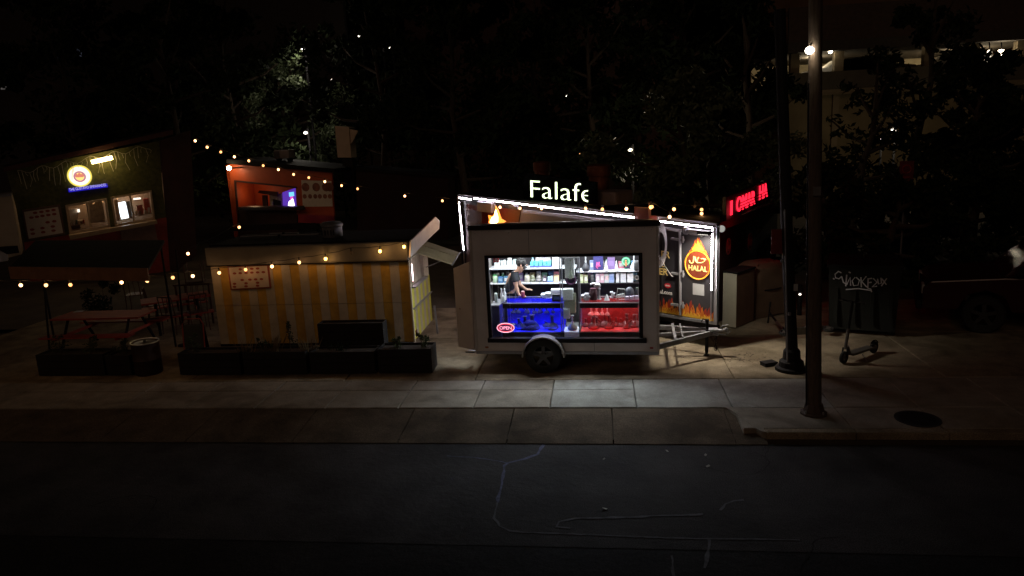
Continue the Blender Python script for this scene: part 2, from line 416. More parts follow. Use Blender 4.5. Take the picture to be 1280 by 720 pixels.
# manhole
P = G(1147, 524, 0)
mh = thing('manhole_cover', 'round dark iron manhole cover in the pavement at the right', 'manhole cover', P)
part('frame_ring', MB().lathe([(0.0,0.002),(0.30,0.002),(0.30,0.012),(0.27,0.012)], n=32), rubber, mh)
cv = part('lid', MB().lathe([(0.262,0.0),(0.262,0.013),(0.02,0.013)], n=32), black_m, mh)
st_ = MB()
for i in range(-4, 5):
    for k in range(-4, 5):
        if i*i+k*k < 18: st_.box(i*.052-.012, k*.052-.012, .013, i*.052+.012, k*.052+.012, .018)
part('lid_studs', st_, black_m, mh, kind='stuff')
# small leaf litter stain near the pole
lm = MB()
for i in range(130):
    c = G(935+rnd.gauss(0,16), 447+rnd.gauss(0,5), .006); s_ = rnd.uniform(.008,.03)
    a = rnd.random()*6
    lm.add([(c.x+s_*cos(a+q*pi/2)*(1 if q%2 else .5), c.y+s_*sin(a+q*pi/2)*(1 if q%2 else .5), .006+rnd.random()*.01) for q in range(4)], [(0,1,2,3)])
props(part('fallen_leaves', lm, mat('dead_leaf', (0.05,0.035,0.02), .9)), 'dark fallen leaves scattered on the concrete beside the black lamp post', 'leaves', kind='stuff')

# ================================================================ WHITE CONCESSION TRAILER WITH SHOP INSIDE
T = Frame(-0.645, 12.40, -3)
tr = fthing('concession_trailer', 'white windowed shop trailer with one wheel in front, lit from inside', 'trailer', T)
HX, D0, Z0, Z1, FL = 1.675, 1.60, 0.34, 2.585, 0.50
WX0, WX1, WZ0, WZ1 = -1.335, 1.385, 0.575, 2.125     # window opening
def tp(name, mb, m, bevel=0.0, label=None, smooth=False, par=None, kind=None): return part(name, mb, m, par or tr, bevel, smooth, label, kind)
tp('front_wall', MB().box(-1.60,0,WZ1,HX,.05,Z1).box(-1.60,0,Z0,HX,.05,WZ0).box(-1.60,0,WZ0,WX0,.05,WZ1).box(WX1,0,WZ0,HX,.05,WZ1), white_p)
LX = 1.60; DR = .17   # left edge; roof drop to the back
tp('back_wall', MB().box(-LX,D0-.05,Z0,HX,D0,Z1-DR), dark_p)
def slab_wall(x0, x1, y0, y1): return MB().hexa([(x0,y0,Z0),(x1,y0,Z0),(x1,y1,Z0),(x0,y1,Z0)], [(x0,y0,Z1-DR*y0/D0),(x1,y0,Z1-DR*y0/D0),(x1,y1,Z1-DR*y1/D0),(x0,y1,Z1-DR*y1/D0)])
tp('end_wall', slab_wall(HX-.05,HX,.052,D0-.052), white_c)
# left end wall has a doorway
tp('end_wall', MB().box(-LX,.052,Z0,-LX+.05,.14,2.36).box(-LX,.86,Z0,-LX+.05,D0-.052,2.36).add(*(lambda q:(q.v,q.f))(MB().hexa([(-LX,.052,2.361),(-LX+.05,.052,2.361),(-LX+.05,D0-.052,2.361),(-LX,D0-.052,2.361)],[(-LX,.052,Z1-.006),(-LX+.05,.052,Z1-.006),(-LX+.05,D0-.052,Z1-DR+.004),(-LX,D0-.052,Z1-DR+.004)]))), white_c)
tp('floor', MB().box(-LX+.052,.052,Z0+.02,HX-.052,D0-.052,FL), mat('floor_sheet', (0.12,0.12,0.12), .6))
rim = tp('roof', MB().hexa([(-LX-.03,-.035,Z1+.002),(HX+.03,-.035,Z1+.002),(HX+.03,D0+.01,Z1-DR+.002),(-LX-.03,D0+.01,Z1-DR+.002)],[(-LX-.03,-.035,Z1+.09),(HX+.03,-.035,Z1+.09),(HX+.03,D0+.01,Z1-DR+.07),(-LX-.03,D0+.01,Z1-DR+.07)]), dark_p, .010)
tp('roof_sheet', MB().hexa([(-LX+.05,.5,Z1+.088-DR*.5/D0),(HX-.05,.5,Z1+.088-DR*.5/D0),(HX-.05,D0-.04,Z1+.088-DR),(-LX+.05,D0-.04,Z1+.088-DR)],[(-LX+.05,.5,Z1+.098-DR*.5/D0),(HX-.05,.5,Z1+.098-DR*.5/D0),(HX-.05,D0-.04,Z1+.098-DR),(-LX+.05,D0-.04,Z1+.098-DR)]), mat('roof_membrane', (0.16,0.14,0.16), .5, var=.2, scale=2), .0)
for x in (-LX-.012, HX-.038):
    tp('corner_trim', MB().box(x,-.012,Z0-.02,x+.05,.04,Z1-.001), white_c, .008)
tp('bottom_rail', MB().box(-LX,-.014,Z0-.03,HX,.03,Z0+.025), alum, .004)
for i, x in enumerate((-1.5, -.9, 0.35, 1.1, 1.56)):
    tp('rivet', MB().ball((x,-.004,Z1-.06),.008,6,4), alum)
for x in (-.55, .55):
    tp('panel_seam', MB().box(x-.004,-.0035,WZ1+.01,x+.004,-.0002,Z1-.005), galv)
    tp('panel_seam', MB().box(x-.004,-.0035,Z0+.03,x+.004,-.0002,WZ0-.04), galv)
for i in range(24):
    x = -1.52+3.1*i/23
    tp('rivet', MB().ball((x,-.002,Z1-.03),.007,6,4), alum)
for x, c_ in ((-1.4,(.35,.1,.02)),(1.55,(.35,.02,.02))): tp('marker_light', MB().box(x-.03,-.016,Z0+.08,x+.03,-.0005,Z0+.11), pmat(c_), .004)
# window frame: black rubber band, sill ledge
f = tp('window', MB().box(WX0-.02,-.018,WZ1-.045,WX1+.02,.06,WZ1+.004).box(WX0-.02,-.018,WZ0,WX0+.045,.06,WZ1-.046).box(WX1-.045,-.018,WZ0,WX1+.02,.06,WZ1-.046), black_m, .005)
tp('glass_pane', MB().box(WX0+.046,.018,WZ0+.05,WX1-.046,.024,WZ1-.046), glass, par=f)
tp('sill', MB().box(WX0-.03,-.075,WZ0-.035,WX1+.08,.05,WZ0+.045), black_m, .008, par=f)
# wheel, fender
wx = T.hit(680,445,-.06)[0]
wz = .315
fd = MB(); r0, r1 = .36, .385; K = 18
for i in range(K):
    a0, a1 = pi*i/K, pi*(i+1)/K
    p = lambda r, a, y: (wx+r*cos(a), y, wz-.01+r*sin(a)*0.98)
    fd.hexa([p(r0,a0,-.20),p(r0,a1,-.20),p(r0,a1,-.002),p(r0,a0,-.002)], [p(r1,a0,-.20),p(r1,a1,-.20),p(r1,a1,-.002),p(r1,a0,-.002)])
tp('fender', fd, mat('fender_white', (.4,.37,.35), .4, var=.1), smooth=True)
tp('wheel_arch_liner', MB().plate([(wx+.355*cos(pi*i/14), -.004, wz+.355*sin(pi*i/14)) for i in range(15)], (0,1,0), -.004), black_m)
def wheel(par, x, y, z, R, w, m_rim, facing=-1, name='wheel', spokes=5):
    t_ = MB()
    prof = [(R*.62,-w/2),(R*.9,-w/2),(R,-w*.36),(R,w*.36),(R*.9,w/2),(R*.62,w/2)]
    n = 28; vs = []; fs = []
    for r, h in prof: vs += [(x+r*cos(2*pi*q/n), y+h, z+r*sin(2*pi*q/n)) for q in range(n)]
    k = len(prof)
    for i in range(k):
        for q in range(n): fs.append((i*n+q, i*n+(q+1)%n, ((i+1)%k)*n+(q+1)%n, ((i+1)%k)*n+q))
    t_.add(vs, fs)
    wh = part(name, t_, rubber, par, smooth=True)
    rm = MB(); yy = y+facing*w*.30
    rm.torus((x,yy,z), R*.6, R*.045, 'y', 28, 6)
    for q in range(spokes):
        a = 2*pi*q/spokes+.3
        d = Vector((cos(a),0,sin(a))); e = Vector((-sin(a),0,cos(a)))
        c = Vector((x,yy,z))
        rm.plate([c+d*.02+e*R*.1, c+d*R*.6+e*R*.09, c+d*R*.6-e*R*.09, c+d*.02-e*R*.1], (0,facing,0), .015)
    rm.tube([(x,yy+.02,z),(x,yy+facing*.035,z)], R*.2, 14)
    part('rim', rm, m_rim, wh)
    return wh
wheel(tr, wx, -.10, wz-.0, .315, .17, mat('rim_grey', (.08,.08,.085), .6, .3))
wheel(tr, wx, D0+.02, wz, .315, .17, MATS['rim_grey'], 1)
tp('axle', MB().tube([(wx,-.0,wz),(wx,D0,wz)], .035), black_m)
for y in (.25, D0-.3): tp('chassis_rail', MB().box(-LX+.05,y,Z0-.09,HX-.05,y+.06,Z0-.001), black_m)
# tongue
def beam(a, b, w_, h_):
    a = Vector(a); b = Vector(b); t = (b-a).normalized(); s = Vector((-t.y, t.x, 0)).normalized()*w_/2; u = Vector((0,0,h_))
    return MB().hexa([a-s,b-s,b+s,a+s],[a-s+u,b-s+u,b+s+u,a+s+u])
CX = 2.66
tp('tongue_beam', beam((HX-.02,.16,.36),(CX,.88,.41),.055,.09), galv)
tp('tongue_beam', beam((HX-.02,1.5,.36),(CX,1.02,.41),.055,.09), galv)
tp('tongue_beam', beam((HX-.02,.95,.37),(CX-.02,.95,.42),.05,.06), galv)
tp('tongue_brace', beam((1.98,.42,.46),(1.98,1.5,.46),.05,.02).add(*(lambda m_: (m_.v, m_.f))(beam((2.12,.5,.47),(2.12,1.42,.47),.03,.02))), galv)
tp('coupler', MB().box(CX-.06,.87,.40,CX+.12,1.03,.52).tube([(CX+.1,.95,.47),(CX+.26,.95,.49)],.045,10,.03).ball((CX+.27,.95,.49),.05).tube([(CX+.16,.95,.52),(CX+.2,.93,.58),(CX+.3,.93,.60)],.012,6), galv, .006)
jk = tp('jack', MB().tube([(2.58,.95,.05),(2.58,.95,.66)],.032,12).tube([(2.58,.95,.02),(2.58,.95,.3)],.024,10).tube([(2.58,.95,.66),(2.58,.95,.70)],.036,12).tube([(2.58,.95,.69),(2.5,.9,.72),(2.47,.88,.66)],.01,6), black_m)
tp('jack_foot', MB().lathe([(0.05,0),(0.05,.015),(.03,.03)],(2.58,.95,.001),12), black_m, par=jk)
ch = MB()
for k in range(9):
    a = k/8; ch.torus((2.74+.012*sin(k*2), .9+.01*k*0, .40-.27*a), .018, .006, 'x' if k%2 else 'y', 8, 5)
tp('safety_chain', ch, black_m)
tp('light_cable', MB().tube([(2.0,.95,.5),(2.25,.9,.55),(2.5,.85,.56),(2.75,.82,.45),(2.9,.8,.44),(3.0,.82,.52)],.009,6), cord_m)
# open end door, hinged at the front-left corner
hx, hy = -LX-.02, .06
d1 = T.loc(G(575,433,.36))
dd = Vector((d1[0]-hx, d1[1]-hy, 0)); dn = Vector((-dd.y, dd.x, 0)).normalized()
dr = tp('door', MB().plate([(hx,hy,.37),(hx+dd.x,hy+dd.y,.37),(hx+dd.x,hy+dd.y,1.86),(hx,hy,2.02)], dn, .045), white_p, .006)
q0 = Vector((hx,hy,0))+dd*.86 - dn*.004
tp('latch', MB().box(q0.x-.03,q0.y-.03,1.10,q0.x+.03,q0.y+.03,1.2).tube([(q0.x,q0.y,1.13),(q0.x+.02,q0.y-.08,1.11)],.012,6), mat('latch_red', (.25,.04,.03), .5), par=dr)
st = tp('step', MB().plate([(-LX-.04,.02,.31),(-LX-.22,.05,.31),(-LX-.05,.36,.31)], (0,0,1), .025), galv)
# ceiling tubes
for x in (-.8, .8):
    tb = tp('ceiling_light', MB().box(x-.55,.82,Z1-.155,x+.55,.90,Z1-.125), emat('tube_light', (.9,.97,1.0), 22))
tb = tp('ceiling', MB().hexa([(-LX+.052,.052,Z1-.03),(HX-.052,.052,Z1-.03),(HX-.052,D0-.052,Z1-DR-.02),(-LX+.052,D0-.052,Z1-DR-.02)],[(-LX+.052,.052,Z1-.012),(HX-.052,.052,Z1-.012),(HX-.052,D0-.052,Z1-DR-.002),(-LX+.052,D0-.052,Z1-DR-.002)]), white_p)
lamp('ceiling_lamp', (0,.95,Z1-.18), 110, (.78,.90,1.0), parent=tr, kind='AREA', rot=(radians(-36),0,0), sx=2.8, sy=.3)
lamp('ceiling_lamp', (0,.45,Z1-.12), 36, (.9,.96,1.0), parent=tr, kind='AREA', rot=(radians(22),0,0), sx=2.8, sy=.15)
# shelves
BY = D0-.052
wsh = mat('white_shelf', (.8,.8,.82), .4, var=.04)
def shelf(x0, x1, z, dep=.30, th=.026, m=wsh): return tp('shelf', MB().box(x0,BY-dep,z-th,x1,BY-.001,z), m, .003)
SL1, SL2, SR1, SR2 = T.hit(650,335.2,BY-.3)[1], T.hit(650,353.7,BY-.3)[1], T.hit(760,338.3,BY-.32)[1], T.hit(760,353.8,BY-.3)[1]
xm = .17
shelf(-LX+.06, xm-.01, SL1); shelf(-LX+.06, xm-.01, SL2); shelf(xm, HX-.06, SR1, .32, .03); shelf(xm, HX-.06, SR2, .30, .02, dark_p)

ORD = ('first','second','third','fourth','fifth','sixth','seventh','eighth','ninth','tenth','eleventh')
# ---------------------------------------------------------------- shop goods
def good(kind, px0, px1, ptop, base, y, col, name, label, cat, group=None, dep=None, accent=None):
    xa_, zt = T.hit(px0, ptop, y); xb_, _ = T.hit(px1, ptop, y)
    h = max(.03, zt-base); w_ = xb_-xa_; dep = dep or min(w_, .22); yc = y+dep/2
    cx_ = (xa_+xb_)/2
    ob = fthing(name, label, cat, T, cx_, yc, base+.0015, group)
    m = pmat(col); am = pmat(accent) if accent else None
    r = w_/2
    if kind == 'box':
        part('carton', MB().box(-r,-dep/2,0,r,dep/2,h), m, ob, .004)
        if am: part('printed_label', MB().box(-r*.7,-dep/2-.002,h*.3,r*.7,-dep/2-.0005,h*.75), am, ob)
    elif kind == 'tray':      # box with a row of pouches standing in it
        part('tray', MB().box(-r,-dep/2,0,r,dep/2,h*.28), m, ob, .003)
        k = max(2, int(w_/.07))
        for i in range(k):
            x = -r + w_*(i+.5)/k
            part('pouch', MB().box(x-w_/k*.42,-dep/2+.02,h*.28,x+w_/k*.42,dep/2-.03,h*(.85+.15*((i*7)%3)/2)), am, ob, .006)
    elif kind == 'bottle':
        part('bottle_body', MB().lathe([(r*.9,0),(r,h*.06),(r,h*.6),(r*.45,h*.78),(r*.4,h*.9)], n=14), m, ob, smooth=True)
        part('cap', MB().lathe([(r*.48,h*.9),(r*.48,h),(r*.05,h)], n=12), am or m, ob)
    elif kind == 'jar':
        part('jar_body', MB().lathe([(r*.85,0),(r,h*.1),(r,h*.78),(r*.8,h*.86)], n=16), m, ob, smooth=True)
        part('lid', MB().lathe([(r*.86,h*.86),(r*.86,h),(r*.05,h)], n=14), am or m, ob)
    elif kind == 'bag':
        part('bag_body', MB().hexa([(-r*.9,-dep*.4,0),(r*.9,-dep*.4,0),(r*.9,dep*.4,0),(-r*.9,dep*.4,0)], [(-r,-dep*.1,h*.9),(r,-dep*.1,h*.9),(r,dep*.1,h*.9),(-r,dep*.1,h*.9)]), m, ob, .012)
        part('top_seal', MB().box(-r,-.006,h*.885,r,.006,h), am or m, ob)
    elif kind == 'dome':
        part('dome_body', MB().ball((0,0,h*.5), 1, 16, 10, (r,dep/2,h*.5)), m, ob, smooth=True)
        part('band', MB().torus((0,0,h*.35), r*.9, .008, 'z', 20, 6), am or m, ob)
    elif kind == 'disc':
        part('plate', MB().tube([(0,-.012,h/2),(0,.012,h/2)], min(r,h/2), 24), m, ob)
        part('ring', MB().torus((0,-.014,h/2), min(r,h/2)*.75, .012, 'y', 24, 6), am or m, ob)
        part('foot', MB().box(-.03,-.03,0,.03,.03,.012), m, ob)
    elif kind == 'cone':
        part('cone_body', MB().lathe([(r,0),(r*.9,h*.1),(r*.15,h*.95),(r*.05,h)], n=14), m, ob, smooth=True)
        if am: part('cone_band', MB().lathe([(r*.8,h*.25),(r*.7,h*.32),(r*.1,h*.32)], n=14), am, ob)
    elif kind == 'hookah':
        part('base', MB().lathe([(r*.8,0),(r,h*.08),(r*.95,h*.2),(r*.35,h*.42),(r*.25,h*.46)], n=16), m, ob, smooth=True)
        part('stem', MB().lathe([(r*.2,h*.46),(r*.25,h*.55),(r*.12,h*.62),(r*.2,h*.75),(r*.12,h*.9)], n=10), am or m, ob, smooth=True)
        part('bowl', MB().lathe([(r*.2,h*.9),(r*.4,h),(r*.1,h)], n=12), am or m, ob)
    elif kind == 'pile':
        rr = random.Random(int(px0*7))
        for i in range(5):
            x = rr.uniform(-r*.6, r*.6); z = h*.2*i
            part('folded_item', MB().box(x-r*.5,-dep*.4,z,x+r*.5,dep*.4,z+h*.19), m if i % 2 else (am or m), ob, .006)
    return ob
Y1 = BY-.28
# left, top shelf
for i, (a, b) in enumerate(((617,624.5),(625,632),(632.5,639.5))):
    good('tray', a, b, 325+.0, SL1, Y1, (.8,.82,.8), 'carton_tray', ['white carton tray at the far left end of the top shelf, below the red card','white carton tray second from the left on the top shelf','white carton tray third from the left, nearest the man on the top shelf'][i], 'carton', accent=(.72,.76,.76))
good('tray', 640, 651, 324, SL1, Y1+.1, (.8,.8,.82), 'carton_tray', 'white carton tray partly hidden behind the head of the man', 'carton', accent=(.6,.75,.7))
good('box', 634.5, 639, 322.5, SL1+.13, Y1+.12, (.85,.85,.82), 'small_box', 'small white box perched on top of the white carton trays', 'box')
good('tray', 662, 688.5, 327, SL1, Y1, (.10,.12,.35), 'display_tray', 'long dark blue tray packed with teal pouches on the top shelf', 'display tray', accent=(.15,.62,.62))
good('tray', 669, 688, 320, SL1+.09, Y1+.16, (.7,.7,.75), 'display_tray', 'pale tray of lilac and orange pouches behind the teal pouches', 'display tray', accent=(.75,.62,.62))
good('bottle', 663.5, 667.5, 321.5, SL1, Y1+.17, (.35,.65,.75), 'spray_bottle', 'light blue bottle standing left of the teal pouches', 'bottle', accent=(.7,.85,.9))
good('box', 690, 701, 318.5, SL1, Y1+.05, (.85,.8,.82), 'white_box', 'large plain white box at the right end of the left top shelf', 'box', accent=(.7,.62,.68))
rc = fthing('red_card', 'red sign card with white print standing in the top left of the window', 'card', T, T.hit(620,322,.09)[0], .09, T.hit(620,328,.09)[1])
part('card', MB().box(-.05,-.003,0,.05,.003,.135), mat('card_red', (.7,.03,.05), .5, var=.05), rc)
part('print', MB().box(-.03,-.005,.03,.03,-.0035,.055).box(-.02,-.005,.065,.02,-.0035,.08), pmat((.8,.5,.5)), rc)
# left, second shelf
S2 = [('jar',615,621,344,(.45,.62,.4),'glass_jar','pale green round jar at the far left of the second shelf','jar',(.1,.35,.12)),
 ('box',622.5,628.5,346.5,(.08,.2,.4),'blue_box','blue box between the green jar and the white topped blue box','box',(.3,.45,.6)),
 ('box',629.5,634.5,346,(.1,.25,.4),'blue_box','blue box with a white top beside the arm of the man','box',(.8,.8,.8)),
 ('jar',655,662,344.5,(.75,.7,.55),'cream_jar','cream coloured jar right of the face of the man','jar',(.7,.66,.5)),
 ('dome',662,668.5,344,(.2,.21,.13),'dark_bowl','mottled olive bowl right of the cream jar','bowl',(.5,.5,.4)),
 ('dome',669,677,344.5,(.22,.2,.18),'grey_bowl','mottled grey bowl in the middle of the left second shelf','bowl',(.6,.55,.5)),
 ('box',678,683,346.5,(.1,.08,.09),'small_box','small dark box with a white face on the second shelf','box',(.85,.8,.82)),
 ('tray',684,691,345,(.2,.3,.55),'striped_pack','blue and white striped pack on the second shelf','pack',(.5,.65,.85)),
 ('bag',691.5,698.5,344.5,(.68,.48,.28),'tan_bag','tan bag at the right end of the left second shelf','bag',(.6,.42,.26)),
 ('box',685,692,339,(.02,.07,.15),'navy_box','navy box stored above the blue striped pack','box',(.05,.15,.3))]
for kd, a, b, tpx, c_, nm, lb, ct, ac in S2:
    if nm == 'navy_box': good(kd, a, b, tpx, SL2+.0, Y1+.18, c_, nm, 'tall navy box behind the blue striped pack', ct, accent=ac, dep=.1)
    else: good(kd, a, b, tpx, SL2, Y1, c_, nm, lb, ct, accent=ac)
# right, top shelf
good('hookah', 726.5, 736.5, 317.5, SR1, Y1-.08, (.03,.03,.035), 'hookah', 'tall black hookah bottle with white floral pattern on the right top shelf', 'hookah', accent=(.4,.4,.4))
good('box', 737, 742, 326, SR1, Y1+.05, (.25,.3,.45), 'small_box', 'small grey blue box between the floral hookah and the pink art box', 'box', accent=(.7,.7,.75))
bx = good('box', 741.5, 753.5, 319, SR1, Y1, (.05,.045,.16), 'art_box', 'navy box with a pink swirl motif on the right top shelf', 'box')
sw_ = MB()
for k in range(3): sw_.torus((0.0,-.002,.05+.035*k), .035-.006*k, .009, 'y', 16, 5, (k*1.3, k*1.3+4.6))
part('pink_swirl', sw_, pmat((.75,.12,.35)), bx).location = (0,-.115,.03)
good('box', 759, 768.5, 323, SR1, Y1+.06, (.22,.14,.3), 'purple_box', 'plain purple box between two pale figurines', 'box', accent=(.3,.2,.42))
good('cone', 754.5, 760.5, 326, SR1, Y1-.06, (.78,.7,.78), 'figurine', 'pale mushroom shaped figurine left of the plain purple box', 'figurine', accent=(.9,.85,.9))
good('cone', 768, 773, 326, SR1, Y1-.06, (.75,.72,.8), 'figurine', 'pale pointed figurine right of the plain purple box', 'figurine', accent=(.6,.55,.7))
ov = good('disc', 776.5, 788, 318.5, SR1, Y1, (.05,.3,.14), 'oval_plaque', 'green framed oval plaque with an orange figure on the right top shelf', 'plaque', accent=(.3,.75,.45))
part('orange_figure', MB().ball((0,-.03,.10),.03,8,6,(.8,.5,1.6)).ball((0,-.03,.165),.018,8,6), pmat((.7,.25,.12)), ov)
good('hookah', 787.5, 797, 317, SR1-.0, Y1-.02, (.8,.85,.85), 'balloon_vase', 'white bulbous vase leaning at the right end of the top shelf', 'vase', accent=(.8,.84,.84))
good('jar', 792.5, 798.5, 326.5, SR1, Y1-.12, (.03,.03,.03), 'dark_mug', 'dark mug at the far right edge of the top shelf', 'mug', accent=(.2,.2,.2))
# right, second shelf
R2L = [('box',724.5,729,343.5,(.6,.65,.35),'yellow green box beside the glass tower on the second shelf',(.8,.85,.6)),
 ('box',730,734.5,344,(.5,.52,.3),'olive box with a white label second from the glass tower',(.85,.85,.75)),
 ('jar',738,742.5,344,(.08,.08,.08),'black lidded jar on the right second shelf',(.35,.35,.35)),
 ('box',744.5,749.5,342.5,(.72,.6,.66),'pink white box at the left end of the pastel row',(.85,.8,.82)),
 ('box',750,755,342,(.7,.42,.48),'rose box second in the pastel row',(.85,.75,.75)),
 ('box',755.5,761,342.5,(.6,.62,.6),'pale grey box in the middle of the pastel row',(.8,.55,.55)),
 ('box',761.5,767.5,342.5,(.4,.5,.75),'light blue box at the right end of the pastel row',(.25,.35,.65)),
 ('box',770,774,342,(.85,.85,.87),'narrow white packet, left one of the white trio on the second shelf',None),
 ('box',775.5,782.5,342,(.85,.86,.88),'white packet with a slanted top, middle one of the white trio',(.75,.75,.8)),
 ('box',784,791.5,342.5,(.87,.86,.88),'wide white packet, right one of the white trio',None),
 ('disc',792.5,799,342.5,(.06,.06,.06),'round dark fan shaped item at the right end of the second shelf',(.35,.35,.33))]
for kd, a, b, tpx, c_, lb, ac in R2L:
    good(kd, a, b, tpx, SR2, Y1, c_, {'box':'product_box','jar':'lidded_jar','disc':'round_fan'}[kd], lb, {'box':'box','jar':'jar','disc':'fan'}[kd], accent=ac)

rg = random.Random(31)
PALC = [((.75,.75,.72),'white'),((.15,.35,.55),'blue'),((.6,.2,.25),'rose'),((.2,.45,.3),'green'),((.55,.45,.25),'mustard'),((.3,.2,.4),'violet'),((.05,.05,.06),'black')]
for row, (xa_, xb_, n_, base_, low_, nm_) in enumerate(((617,699,11,SL2,350,'left second'),(727,797,10,SR2,350,'right second'),(741,796,7,SR1,332,'right top'))):
    for q in range(n_):
        px = xa_+(xb_-xa_)*(q+.5)/n_; wd_ = (xb_-xa_)/n_*.42; c_, cn_ = PALC[(q*3+row*2)%7]
        good(('box','bottle','box','jar')[(q+row)%4], px-wd_, px+wd_, low_-rg.uniform(8,11)+(4 if row == 2 else 0), base_, Y1+.17, c_, 'back_row_item', '%s item of the back row on the %s shelf, number %s from left' % (cn_, nm_, ORD[q]), 'goods', accent=(.6,.6,.58), dep=.08)
# ---------------------------------------------------------------- display counters
def led_case(x0, x1, y0, y1, z0, z1, name, label, col, energy, back):
    c = fthing(name, label, 'display case', T, (x0+x1)/2, (y0+y1)/2, 0)
    w_, d_ = (x1-x0)/2, (y1-y0)/2
    z00 = FL+.002
    part('plinth', MB().box(-w_,-d_,z00,w_,d_,z0), black_m, c, .004)
    part('back_panel', MB().box(-w_+.015,d_-.02,z0+.002,w_-.015,d_-.004,z1-.03), back, c)
    part('floor_panel', MB().box(-w_+.015,-d_+.02,z0+.001,w_-.015,d_-.022,z0+.012), back, c)
    part('glass_shelf', MB().box(-w_+.02,-d_+.06,(z0+z1)/2,w_-.02,d_-.03,(z0+z1)/2+.008), glass_g, c)
    part('front_glass', MB().box(-w_+.015,-d_,z0+.02,w_-.015,-d_+.006,z1-.012), glass, c)
    for sx in (-1, 1):
        for sy in (-1, 1):
            cx_, cy_ = sx*(w_-.006), sy*(d_-.006)
            part('corner_post', MB().box(cx_-.006, cy_-.006, z0+.001, cx_+.006, cy_+.006, z1-.012), alum, c)
    part('top_trim', MB().box(-w_,-d_-.004,z1-.012,w_,-d_+.014,z1+.006).box(-w_,d_-.014,z1-.012,w_,d_+.002,z1+.006), alum, c, .002)
    part('top_glass', MB().box(-w_+.002,-d_+.016,z1-.006,w_-.002,d_-.016,z1), glass_g, c)
    part('header_panel', MB().box(-w_+.02,-d_+.012,z1-.10,w_-.02,-d_+.03,z1-.014), dark_p, c)
    lamp('case_light', (0,-d_+.07,z1-.12), energy, col, parent=c, kind='AREA', rot=(radians(35),0,0), sx=2*w_-.15, sy=.03)
    lamp('case_light', (0,-d_+.10,z0+.05), energy*.8, col, parent=c, kind='AREA', rot=(radians(110),0,0), sx=2*w_-.15, sy=.03)
    return c
bz = .655; tz = 1.205
bcase = led_case(T.hit(627,378,.22)[0], .0, .20, .74, bz, tz, 'display_case', 'glass display case glowing blue under its counter top', (.0,.01,1.0), 11, mat('case_back_blue_glow', (.03,.03,.55), .5, var=.25, scale=5))  # back panel coloured blue so the LED glow stays pure under the ceiling light
rcase = led_case(T.hit(723.5,378,.22)[0], WX1-.04, .20, .72, bz, tz, 'display_case', 'glass display case glowing red beside the glass tower', (1.0,.02,.01), 1.7, mat('case_back_red_glow', (.42,.03,.03), .5, var=.5, scale=9))  # red LED glow likewise put into the back panel colour
# narrow corner case with dark front at far left
cc = fthing('corner_cabinet', 'dark corner cabinet behind the open sign at the left of the window', 'cabinet', T, T.hit(619.5,378,.2)[0], .45, 0)
part('carcass', MB().box(-.09,-.25,FL+.002,.065,.25,1.15), mat('navy_laminate', (.02,.02,.06), .35), cc, .005)
part('worktop', MB().box(-.1,-.26,1.151,.07,.26,1.175), alum, cc, .003)
# items inside the cases
def dark_pipe(x, y, z, h, col, label, par_f=T, group=None):
    o = fthing('glass_pipe', label, 'glass pipe', T, x, y, z, group); o.rotation_euler.z += (x*37) % 6; fat = 1+((x*53) % 1)*.7; o.scale = (fat, fat, 1)
    part('pipe_base', MB().lathe([(h*.28,0),(h*.33,h*.12),(h*.25,h*.35),(h*.09,h*.5),(h*.08,h)], n=12), col, o, smooth=True)
    part('pipe_mouth', MB().torus((0,0,h), h*.1, h*.03, 'z', 12, 5), col, o)
    part('side_arm', MB().tube([(h*.15,0,h*.3),(h*.4,0,h*.62)], h*.05, 6), col, o)
zs = (bz+tz)/2+.009
for i, (px, h, lb) in enumerate(((648,.20,'dark glass pipe left of the pair in the blue case'),(665,.27,'largest dark glass pipe, in the middle of the blue case'),(690,.25,'dark glass pipe at the right end of the blue case'),(656,.24,'dark glass pipe between the two on the left in the blue case'))):
    dark_pipe(T.hit(px,400,.38)[0], .40, bz+.0135, h, rubber, lb)
for i, px in enumerate((739,745.5,752.5,759)):
    dark_pipe(T.hit(px,388,.36)[0], .36, zs, .12, pmat((.42,.36,.36)), ['clear glass bowl at the left end of the row in the red case','second clear glass bowl from the left in the red case','third clear glass bowl from the left in the red case','clear glass bowl at the right end of the row in the red case'][i])
for i, (px, h) in enumerate(((742,.22),(761,.24),(783,.2))):
    dark_pipe(T.hit(px,400,.42)[0], .44, bz+.0135, h, pmat((.1,.02,.02)), ['dark red glass pipe at the left of the lower red case','dark red glass pipe in the middle of the lower red case','dark red glass pipe at the right of the lower red case'][i])
tg = fthing('price_card', 'small bright card hanging in the top of the blue case', 'card', T, T.hit(667,384,.25)[0], .25, tz-.075)
part('card', MB().box(-.11,-.003,0,.11,.003,.028), pmat((.8,.82,.85)), tg)
part('clip', MB().box(-.01,-.004,.028,.01,.004,.066), alum, tg)
rq = random.Random(4)
for i in range(9):
    px = 733+i*7.4+rq.uniform(-2,2)
    dark_pipe(T.hit(px,398,.56)[0], .58, bz+.0135, rq.uniform(.14,.24), pmat((.16,.02,.02)), 'dark red pipe in the back row of the red case, %s from left' % ORD[i], group='pipes in the red case')
for i in range(7):
    px = 640+i*8.6+rq.uniform(-3,3)
    dark_pipe(T.hit(px,392,.5)[0], .52, zs, rq.uniform(.10,.17), rubber, 'small dark glass pipe on the upper shelf of the blue case, %s from the left' % ORD[i], group='pipes in the blue case')
for i, (px, w_) in enumerate(((662,9),(684,7),(640,6))):
    good('dome', px-w_, px+w_, 405-(i==0)*4, bz+.0135, .30, (.015,.015,.03), 'glass_bowl', ['large dark bowl low in the middle of the blue case','dark bowl low at the right in the blue case','dark bowl low behind the open sign'][i], 'bowl', accent=(.03,.03,.05), dep=.16)
